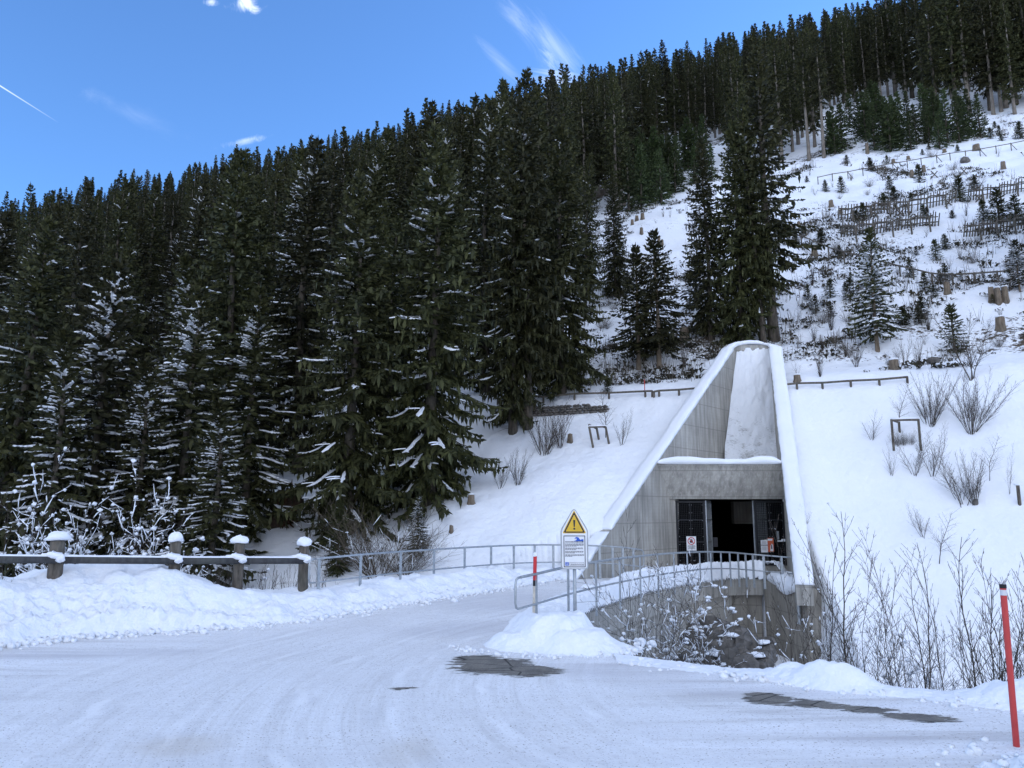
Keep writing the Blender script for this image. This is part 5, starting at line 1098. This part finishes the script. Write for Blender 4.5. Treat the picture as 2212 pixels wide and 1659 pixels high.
for i, (u, v, w, h, yy) in enumerate(((1495, 1415, 52, 40, 21.4), (1545, 1425, 48, 44, 20.6), (1592, 1425, 56, 52, 20.0), (1638, 1425, 50, 40, 20.6), (1523, 1380, 46, 38, 23.6), (1570, 1385, 50, 40, 22.8), (1615, 1385, 52, 38, 22.6), (1655, 1395, 40, 34, 22.4), (1545, 1352, 52, 34, 25.6), (1500, 1362, 44, 30, 25.2), (1595, 1362, 48, 30, 25.0))):
    p = at(u, v, yy); g = empty('boulder', (p[0], yy, p[2] - .45), ('dark rounded boulder of the front row piled under the bridge', 'dark rounded boulder of the middle row piled under the bridge', 'dark rounded boulder of the back row piled under the bridge')[0 if i < 4 else 1 if i < 8 else 2], 'rock', ('boulders of the front row under the bridge', 'boulders of the middle row under the bridge', 'boulders of the back row under the bridge')[0 if i < 4 else 1 if i < 8 else 2])
    k = yy / FPX; MB().blob((0, 0, .3), w * k * R.uniform(.55, .8), w * k * .55, h * k * R.uniform(.5, .7), i, .30, 12, 7).build('stone', M['rock'], g)
    if i % 2: MB().blob((R.uniform(-.1, .1), -.05, .3 + h * k * .55), w * k * .4, w * k * .38, h * k * .13, i, .3, 12, 6, .4).build('snow_cap', M['snow'], g, True)
# uprooted stump by the barrier
p = at(612, 1168, 33.0); p[2] = ground(p[0], p[1]); g = empty('uprooted_stump', p, 'uprooted brown root plate with a splintered trunk on the steep bank', 'stump')
mb = MB().blob((0, 0, .55), .85, .35, .75, 4, .3, 18, 10)
MB.build(mb, 'root_plate', M['earth'], g, True); mb = MB()
for i in range(22): a = R.uniform(0, 6.28); l = R.uniform(.5, 1.15); mb.tube([(0, -.2, .5), (math.cos(a) * l * .6, -.35, .5 + math.sin(a) * l * .55), (math.cos(a) * l + R.uniform(-.1, .1), -.3, .5 + math.sin(a) * l * .8)], [.06, .04, .012], 5)
mb.build('roots', M['root'], g); mb = MB()
for dx, hh, rr2 in ((.22, 1.9, .13), (.38, 1.45, .10), (.10, 1.3, .09)): mb.tube([(dx, 0, .7), (dx, 0, hh * .7), (dx + .03, 0, hh)], [rr2, rr2 * .8, .01], 7)
mb.build('broken_trunk', M['stump_wood'], g)
# ------------------------------------------------------------------ fences
def snow_fence(u0, v0, u1, v1, hpx, n, label):
    a, b = hit(u0, v0), hit(u1, v1); g = empty('snow_fence', (a + b) / 2, label, 'snow fence', 'picket snow fences on the clearing'); o0 = (a + b) / 2; r = random.Random(int(u0)); d = (b - a) / np.linalg.norm(b - a); k = (a[1] + b[1]) / 2 / FPX; hh = hpx * k
    def Q(mb, nm): o = mb.build(nm, M['weathered_wood'], g, False); return o
    pts = []
    for i in range(n + 1):
        q = a + (b - a) * i / n; z = ground(q[0], q[1]); pts.append(np.array((q[0], q[1], .35 * z + .65 * q[2])) - o0)
    for f in (.30, .66):
        for i in range(0, n, 9): j = min(i + 9, n); Q(MB().tube([pts[i] + (0, -.12 * f - .06, hh * f), pts[j] + (0, -.12 * f - .06, hh * f + r.uniform(-.05, .05))], .042, 6), 'rail')
    for i, q in enumerate(pts):
        if r.random() < .05: continue
        t = hh * r.uniform(.9, 1.1); Q(MB().tube([q + (0, .05, -.3), q + (r.uniform(.0, .12), -.28, t)], [.062, .045], 6), 'picket')
    for i in range(3, n, 6):
        q = pts[i]; Q(MB().tube([q + (0, -1.1, -.9), q + (0, -1.0, hh * .45)], .075, 6), 'support_post'); Q(MB().tube([q + (0, -1.0, hh * .42), pts[max(0, i - 3)] + (0, -.2, hh * .8)], .06, 6), 'brace'); Q(MB().tube([q + (0, -1.0, hh * .42), pts[min(n, i + 3)] + (0, -.2, hh * .8)], .06, 6), 'brace')
snow_fence(1811, 474, 2062, 438, 30, 38, 'upper left picket snow fence on the clearing, long and slightly curved'); snow_fence(2090, 434, 2250, 412, 30, 26, 'upper right picket snow fence reaching the picture border'); snow_fence(1817, 512, 2026, 488, 30, 32, 'lower left picket snow fence behind the top of the lone spruce'); snow_fence(2081, 512, 2250, 490, 32, 27, 'lower right picket snow fence reaching the picture border')
def rail_fence(pp, hpx, label, gaps=(), rr2=.05, braces=()):
    pts = []
    for u, v in pp:
        p = hit(u, v + hpx); pts.append((p, hpx * p[1] / FPX))
    o0 = pts[0][0]; g = empty('rail_fence', o0, label, 'fence')
    for i, (p, h) in enumerate(pts):
        MB().tube([p - o0 + (0, 0, -.3), p - o0 + (0, 0, h * 1.12)], rr2 * 1.1, 7).build('post', M['weathered_wood'], g)
        if i in braces: MB().tube([p - o0 + (0, 0, h), p - o0 + (h * .5, -.4, -.2)], rr2 * .8, 6).build('brace', M['weathered_wood'], g)
        if i and i not in gaps: q, h2 = pts[i - 1]; MB().tube([q - o0 + (0, -.06, h2), p - o0 + (0, -.06, h)], rr2, 7).build('rail', M['weathered_wood'], g)
z6 = lambda L: [((1900 + x / 3.687) * .8848, y / 3.687 * .8848) for x, y in L]; z8 = lambda L: [((1900 + x / 3.687) * .8848, (600 + y / 3.687) * .8848) for x, y in L]; z5 = lambda L: [((1800 + x / 3.016) * .8848, (200 + y / 3.016) * .8848) for x, y in L]
z1 = lambda L: [((1200 + x / 2.37) * .8848, (750 + y / 2.37) * .8848) for x, y in L]
rail_fence(z6([(360, 1590), (490, 1560), (630, 1540), (765, 1515), (895, 1490), (1035, 1465), (1165, 1445), (1290, 1420), (1430, 1395), (1550, 1375), (1690, 1357), (1820, 1335), (1965, 1310), (2100, 1285), (2230, 1258)]), 17, 'thin rail fence climbing across the top of the clearing', (), .045, (2, 5, 8, 11, 13))
rail_fence(z5([(345, 1095), (475, 1130), (675, 1215), (790, 1250), (915, 1280)]) + z8([(1100, 178), (1220, 205), (1390, 245), (1575, 258), (1775, 245), (1980, 230), (2120, 215), (2260, 205)]), 24, 'rail fence crossing the middle of the clearing behind the lone spruce', (), .05, (7,))
rail_fence(z8([(40, 1253), (170, 1245), (400, 1237), (655, 1220), (912, 1205), (1165, 1190)]), 12, 'low brown rail fence on the terrace right of the portal', (), .05)
rail_fence([(1075, 862), (1140, 855)] + z1([(300, 520), (480, 505), (680, 497), (890, 487), (930, 487), (940, 489), (970, 485), (1085, 478), (1210, 471)]), 12, 'low brown rail fence on the terrace left of the portal', (7,), .05)
b_ = hit(1393, 853); pole(b_ - np.array((0, 0, .2)), b_ + np.array((0, 0, .75)), .02, (('pole_shaft', 0, 1, M['red_plastic'], 1),), 'thin red marker stick at the left terrace fence')
# crossed posts
for u, v, s_ in ((2019, 383, 17), (2083, 376, 18), (1852, 468, 15), (1892, 470, 14), (1945, 465, 17), (2050, 443, 16), (2116, 434, 17)):
    p = hit(u, v + 2); k = p[1] / FPX * s_; g = empty('crossed_posts', p, {2019: 'crossed wooden posts between two stumps below the upper rail fence', 2083: 'topmost crossed wooden posts on the open snow', 1852: 'leftmost crossed wooden posts below the upper left snow fence', 1892: 'crossed wooden posts in a brush clump under the upper left snow fence', 1945: 'crossed wooden posts with one long arm under the upper left snow fence', 2050: 'crossed wooden posts left of the gap between the upper snow fences', 2116: 'rightmost crossed wooden posts below the upper right snow fence'}[u], 'crossed posts', 'crossed posts on the clearing')
    for sg_ in (-1, 1): MB().tube([(-.55 * sg_ * k, .03 * sg_, -.1), (.5 * sg_ * k * R.uniform(.8, 1.1), .03 * sg_, k)], .055, 6).build('post', M['weathered_wood'], g)
# tree guards
def guard(u, v, wpx, hpx, label, brush, tilt=0):
    p = hit(u, v); k = p[1] / FPX; w, h = wpx * k, hpx * k; g = empty('tree_guard', p, label, 'tree guard', rz=R.uniform(-.2, .2)); c = [(-w / 2, -w * .3), (w / 2, -w * .3), (.1 * w, w * .5)]
    for x, y in c: MB().tube([(x, y, -.3), (x + tilt * h, y, h)], .05, 7).build('post', M['weathered_wood'], g)
    for (x, y), (x2, y2) in zip(c, c[1:] + c[:1]):
        ro = MB().tube([(x + tilt * h, y, h * .97), (x2 + tilt * h, y2, h * .97 + R.uniform(-.1, .15))], .045, 7).build('rail', M['weathered_wood'], g)
        MB().tube([(x + tilt * h, y, h * .97 + .05), (x2 + tilt * h, y2, h * .97 + .07)], [.05, .035], 6).build('snow_strip', M['snow'], ro, True)
    if brush:
        for k in range(3): put('brush_fill', SHR['brush'][1], g, ((k - 1) * w * .24, 0, -.1), (0, 0, k * 2.1), (w * .30, w * .30, h * .42))
guard(1952, 961, 56, 52, 'wooden tree guard filled with dark brush on the right bank', True); guard(1298, 960, 36, 36, 'leaning triangular wooden tree guard on the left bank', False, -.25)
# dry stone wall below the left path
a, b = hit(1135, 897), hit(1318, 886); g = empty('dry_stone_wall', (a + b) / 2, 'dark dry stone wall holding up the path left of the portal', 'wall'); r = random.Random(3); mb = MB(); k = a[1] / FPX; L_ = np.linalg.norm(b - a)
for i in range(int(L_ / .22)):
    for j in range(4):
        q = a + (b - a) * ((i + r.uniform(-.3, .3) + .5 * (j % 2)) * .22 / L_) - (a + b) / 2; hh = 22 * k
        if j == 3 and i > L_ / .22 * .75: continue
        mb.blob((q[0], q[1] - .1 + .06 * j, q[2] + hh * (j + .3) / 4 - .1), .14, .12, hh / 7.5, r.randint(0, 99), .2, 8, 5)
mb.build('stones', M['rock'], g, True)
# pipe end and small post
p = hit(1757, 1322); k = p[1] / FPX; g = empty('drain_pipe', p, 'black ribbed drain pipe end sticking out of the snow right of the abutment', 'pipe'); o = MB()
V = []; F = []; n = 20
for j, (rr2, yy) in enumerate(((.10, -.1), (.14, -.12), (.14, .5), (.10, .5))):
    for i in range(n): a = 6.283 * i / n; V.append((rr2 * math.cos(a), yy, .1 + rr2 * math.sin(a)))
for j in range(3):
    for i in range(n): F.append((j * n + i, j * n + (i + 1) % n, j * n + n + (i + 1) % n, j * n + n + i))
F += [(i, (i + 1) % n, 3 * n + (i + 1) % n, 3 * n + i)[::-1] for i in range(n)]
o.add(V, F).build('pipe_ring', M['rubber'], g); o = MB(); o.box((0, -.08, .1), (.2, .02, .02)).box((0, -.08, .1), (.02, .018, .2)); o.build('grate', M['rubber'], g)
p = hit(2203, 1092); k = p[1] / FPX; g = empty('short_post', p, 'short snow capped wooden post at the right picture border', 'post'); MB().tube([(0, 0, -.2), (0, 0, 40 * k)], .06, 8).build('shaft', M['weathered_wood'], g); MB().blob((0, 0, 42 * k), .13, .12, .06, 2, .1, 12, 6, .4).build('snow_cap', M['snow'], g, True)
# ------------------------------------------------------------------ low dead growth poking through the snow
r = random.Random(17); q = Q4(); N_ = 0; xs = []; ys = []
for _ in range(60000): yy = 33 + 92 * r.random() ** .8; xs.append(r.uniform(-.05, .78) * yy); ys.append(yy)
xs = np.array(xs); ys = np.array(ys); zs = H(xs, ys); pu, pv = pix(xs, ys, zs); dn = .55 * fbm(xs * .16, ys * .16, 301, 3) + .5 * fbm(xs * .7, ys * .7, 303, 2)
ok = inside(clear_px, pu, pv) & (zs > 9.0) & (dn > .03 + .34 * np.array([r.random() for _ in xs])) & ~inside(cut_poly, xs, ys) & (pu < 2300)
qd = Q4(); qs = Q4()
for x, y, z in zip(xs[ok], ys[ok], zs[ok]):
    s = r.uniform(.10, .30) * (1.5 if r.random() < .12 else 1)
    if r.random() < .72:
        for _ in range(r.randint(5, 9)):
            a = r.uniform(0, 6.28); l = s * r.uniform(.6, 1.5); w = s * r.uniform(.12, .3); ox, oy = r.uniform(-s, s) * 1.3, r.uniform(-s, s) * .8; ca, sa = math.cos(a), math.sin(a); up = r.uniform(.1, .9) * s
            qd.quad((x + ox, y + oy, z - .03), (x + ox + ca * l * .5 - sa * w, y + oy + sa * l * .5 + ca * w, z + up), (x + ox + ca * l, y + oy + sa * l, z + up * .7), (x + ox + ca * l * .5 + sa * w, y + oy + sa * l * .5 - ca * w, z + up * .8))
    else:
        for _ in range(r.randint(2, 5)):
            hh = r.uniform(.25, .9); lx, ly = r.uniform(-.25, .25), r.uniform(-.25, .25); ox, oy = r.uniform(-.2, .2), r.uniform(-.2, .2)
            qs.quad((x + ox - .012, y + oy, z - .05), (x + ox + .012, y + oy, z - .05), (x + ox + lx * hh + .005, y + oy + ly, z + hh), (x + ox + lx * hh - .005, y + oy + ly, z + hh))
o = put('undergrowth', qd.mesh('undergrowth', M['undergrowth_leaf'])); tag(o, 'low dark heath and fern clumps poking through the snow of the clearing', 'undergrowth', None, 'stuff')
o = put('dead_stalks', qs.mesh('dead_stalks', M['twig_pale'])); tag(o, 'thin dead stalks standing in the snow of the clearing', 'dead stalks', None, 'stuff')
print('TUFTS', int(ok.sum()), 'SPRUCES', N_SPRUCE)

# loose clods of plowed snow at the foot of the banks
r = random.Random(23); mb = MB(); fl_ = np.array(foot)
for i in range(620):
    k = r.uniform(1, len(foot) - 2); a = fl_[int(k)] * (1 - k % 1) + fl_[int(k) + 1] * (k % 1); s = r.choice((.025, .03, .04, .05, .075)) * r.uniform(.7, 1.3); x, y = a[0] + r.gauss(0, .15), a[1] + r.gauss(-.05, .25)
    mb.blob((x, y, float(RZ(np.array(x), np.array(y))) + s * .45), s, s * .9, s * .75, i, .25, 7, 5)
for i in range(170):
    x, y = 5.6 + r.gauss(0, .75), 7.9 + r.gauss(0, .45); s = r.choice((.02, .03, .04, .06)) * r.uniform(.7, 1.3); mb.blob((x, y, s * .45 + max(0, float(np.nan_to_num(corner(np.array(x), np.array(y)))))), s, s * .9, s * .75, i, .25, 7, 5)
for i in range(200):
    k = r.uniform(0, len(edl) - 1.01); a = np.array(edl[int(k)]) * (1 - k % 1) + np.array(edl[int(k) + 1]) * (k % 1); s = r.choice((.02, .03, .05)) * r.uniform(.7, 1.3); mb.blob((a[0] + r.gauss(-.1, .2), a[1] + r.gauss(-.45, .15), s * .45), s, s, s * .75, i, .25, 7, 5)
for i in range(150):
    q = r.uniform(2.4, 6.0); x, y = .75 + 1.75 * math.cos(q + .8) * r.uniform(.9, 1.15), 15.5 + 1.25 * math.sin(q + .8) * r.uniform(.9, 1.2); s = r.choice((.02, .03, .05)) * r.uniform(.7, 1.3); mb.blob((x, y, s * .45), s, s, s * .75, i, .25, 7, 5)
o = mb.build('snow_clods', M['bank'], None, True); tag(o, 'loose clods of plowed snow scattered at the foot of the banks', 'snow clods', None, 'stuff')
SKY, EXPO, CLOUD, FILL_VEIL = .15, 1.25, 9.0, .27
# ------------------------------------------------------------------ sky and light
w = bpy.data.worlds.new('World'); scn.world = w; w.use_nodes = True; nt = w.node_tree; bg = nt.nodes['Background']
SUN_EL, SUN_AZ = rad(18), rad(64)                      # behind the mountain, to the right of straight ahead
def N(k, **kw):
    x = nt.nodes.new('ShaderNode' + k)
    for a, b in kw.items(): setattr(x, a, b)
    return x
def mth(op, a, b=0., c=0.):
    x = N('Math', operation=op)
    for i, v in enumerate((a, b, c)):
        if isinstance(v, bpy.types.NodeSocket): nt.links.new(v, x.inputs[i])
        else: x.inputs[i].default_value = v
    return x.outputs[0]
sky = N('TexSky'); sky.sky_type = 'NISHITA'; sky.sun_disc = False; sky.sun_elevation = SUN_EL; sky.sun_rotation = SUN_AZ
sky.altitude = 1200; sky.air_density = 1.0; sky.dust_density = .2; sky.ozone_density = 6.5
tc = N('TexCoord'); sp = N('SeparateXYZ'); nt.links.new(tc.outputs['Generated'], sp.inputs[0])
yy = mth('MAXIMUM', sp.outputs[1], .05); front = mth('GREATER_THAN', sp.outputs[1], .1)
px_ = mth('DIVIDE', sp.outputs[0], yy); pz_ = mth('DIVIDE', sp.outputs[2], yy)
def dirxz(u, v): d = ray(u, v); return d[0] / d[1], d[2] / d[1]
def cloud(u, v, ru, rv, rot, sc, lo, hi, amt, st=(1, 1)):
    cx, cz = dirxz(u, v); q = rad(rot); dx = mth('SUBTRACT', px_, cx); dz = mth('SUBTRACT', pz_, cz)
    a = mth('ADD', mth('MULTIPLY', dx, math.cos(q)), mth('MULTIPLY', dz, math.sin(q))); b = mth('SUBTRACT', mth('MULTIPLY', dz, math.cos(q)), mth('MULTIPLY', dx, math.sin(q)))
    d = mth('SQRT', mth('ADD', mth('POWER', mth('DIVIDE', mth('ABSOLUTE', a), ru / FPX), 2), mth('POWER', mth('DIVIDE', mth('ABSOLUTE', b), rv / FPX), 2)))
    cb = N('CombineXYZ'); nt.links.new(mth('MULTIPLY', a, st[0]), cb.inputs[0]); nt.links.new(mth('MULTIPLY', b, st[1]), cb.inputs[1]); cb.inputs[2].default_value = u * .013
    no = N('TexNoise'); nt.links.new(cb.outputs[0], no.inputs['Vector']); no.inputs['Scale'].default_value = sc; no.inputs['Detail'].default_value = 8; no.inputs['Roughness'].default_value = .68; no.inputs['Distortion'].default_value = 1.1
    mr = N('MapRange'); mr.interpolation_type = 'SMOOTHSTEP'; nt.links.new(mth('ADD', no.outputs['Fac'], mth('MULTIPLY', mth('SUBTRACT', 1, d), .38)), mr.inputs[0]); mr.inputs[1].default_value = lo; mr.inputs[2].default_value = hi
    fade = mth('MINIMUM', mth('MAXIMUM', mth('MULTIPLY', mth('SUBTRACT', 1.25, d), 2.2), 0), 1)
    return mth('MULTIPLY', mth('MULTIPLY', mr.outputs[0], fade), amt)
cl = [cloud(528, 2, 50, 46, -40, 22, .56, 1.0, .45), cloud(455, 4, 26, 14, 0, 24, .58, 1.05, .25), cloud(1185, 95, 175, 50, -48, 11, .50, 1.25, .17, (.6, 2.0)), cloud(1195, 130, 60, 30, -55, 22, .55, 1.1, .2, (.8, 1.6)), cloud(1085, 140, 110, 22, -50, 15, .52, 1.2, .09, (.5, 2.2)), cloud(1215, 172, 90, 34, -8, 12, .48, 1.15, .24, (.7, 1.6)),
      cloud(530, 303, 70, 15, 14, 24, .55, 1.1, .26), cloud(300, 250, 260, 40, -25, 6, .62, 1.2, .06)]
u0, u1 = dirxz(-40, 160), dirxz(128, 266); L = math.dist(u0, u1); ex_, ez_ = (u1[0] - u0[0]) / L, (u1[1] - u0[1]) / L
dx = mth('SUBTRACT', px_, u0[0]); dz = mth('SUBTRACT', pz_, u0[1]); s_ = mth('DIVIDE', mth('ADD', mth('MULTIPLY', dx, ex_), mth('MULTIPLY', dz, ez_)), L)
d_ = mth('ABSOLUTE', mth('SUBTRACT', mth('MULTIPLY', dz, ex_), mth('MULTIPLY', dx, ez_)))
wdt = mth('MULTIPLY_ADD', s_, -.0008, .0016)
tr_ = mth('MULTIPLY', mth('MINIMUM', mth('MAXIMUM', mth('SUBTRACT', 1, mth('DIVIDE', d_, mth('MAXIMUM', wdt, .0002))), 0), 1), mth('MULTIPLY', mth('MINIMUM', mth('MAXIMUM', mth('MULTIPLY', mth('SUBTRACT', 1, s_), 1.3), 0), 1), mth('GREATER_THAN', s_, -1.)))
cl.append(mth('MULTIPLY', tr_, .30))
tot = cl[0]
for c in cl[1:]: tot = mth('MAXIMUM', tot, c)
tot = mth('MULTIPLY', tot, front)
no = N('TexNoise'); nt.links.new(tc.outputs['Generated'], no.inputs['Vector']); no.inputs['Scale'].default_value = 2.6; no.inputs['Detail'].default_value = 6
fill_veil = mth('MAXIMUM', mth('MULTIPLY', mth('SUBTRACT', sp.outputs[2], .66), 5), mth('MULTIPLY', mth('SUBTRACT', -.05, sp.outputs[1]), 4))   # unseen cloud added overhead and behind to brighten the level snow
fill_veil = mth('MULTIPLY', mth('MINIMUM', mth('MAXIMUM', fill_veil, 0), 1), mth('MINIMUM', mth('MAXIMUM', mth('MULTIPLY', mth('SUBTRACT', no.outputs['Fac'], .40), 6), 0), FILL_VEIL))
tot = mth('MAXIMUM', tot, mth('MULTIPLY', fill_veil, mth('GREATER_THAN', sp.outputs[2], 0)))
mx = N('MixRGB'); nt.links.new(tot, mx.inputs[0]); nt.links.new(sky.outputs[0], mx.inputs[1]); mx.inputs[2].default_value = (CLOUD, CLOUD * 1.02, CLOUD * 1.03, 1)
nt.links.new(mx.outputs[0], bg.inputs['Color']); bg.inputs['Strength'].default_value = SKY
sd = bpy.data.lights.new('sun', 'SUN'); sd.energy = 3.2; sd.angle = rad(.53); sd.color = (1, .93, .82); so = link(bpy.data.objects.new('sun', sd))
dv = Vector((math.sin(SUN_AZ) * math.cos(SUN_EL), math.cos(SUN_AZ) * math.cos(SUN_EL), math.sin(SUN_EL)))
so.rotation_euler = dv.to_track_quat('Z', 'Y').to_euler(); so.location = (0, 0, 60)
scn.view_settings.view_transform = 'Standard'; scn.view_settings.look = 'None'; scn.view_settings.gamma = 1; scn.view_settings.use_curve_mapping = False
scn.view_settings.exposure = EXPO
scn.render.engine = 'CYCLES'; scn.cycles.max_bounces = 6; scn.cycles.diffuse_bounces = 3; scn.cycles.use_denoising = True
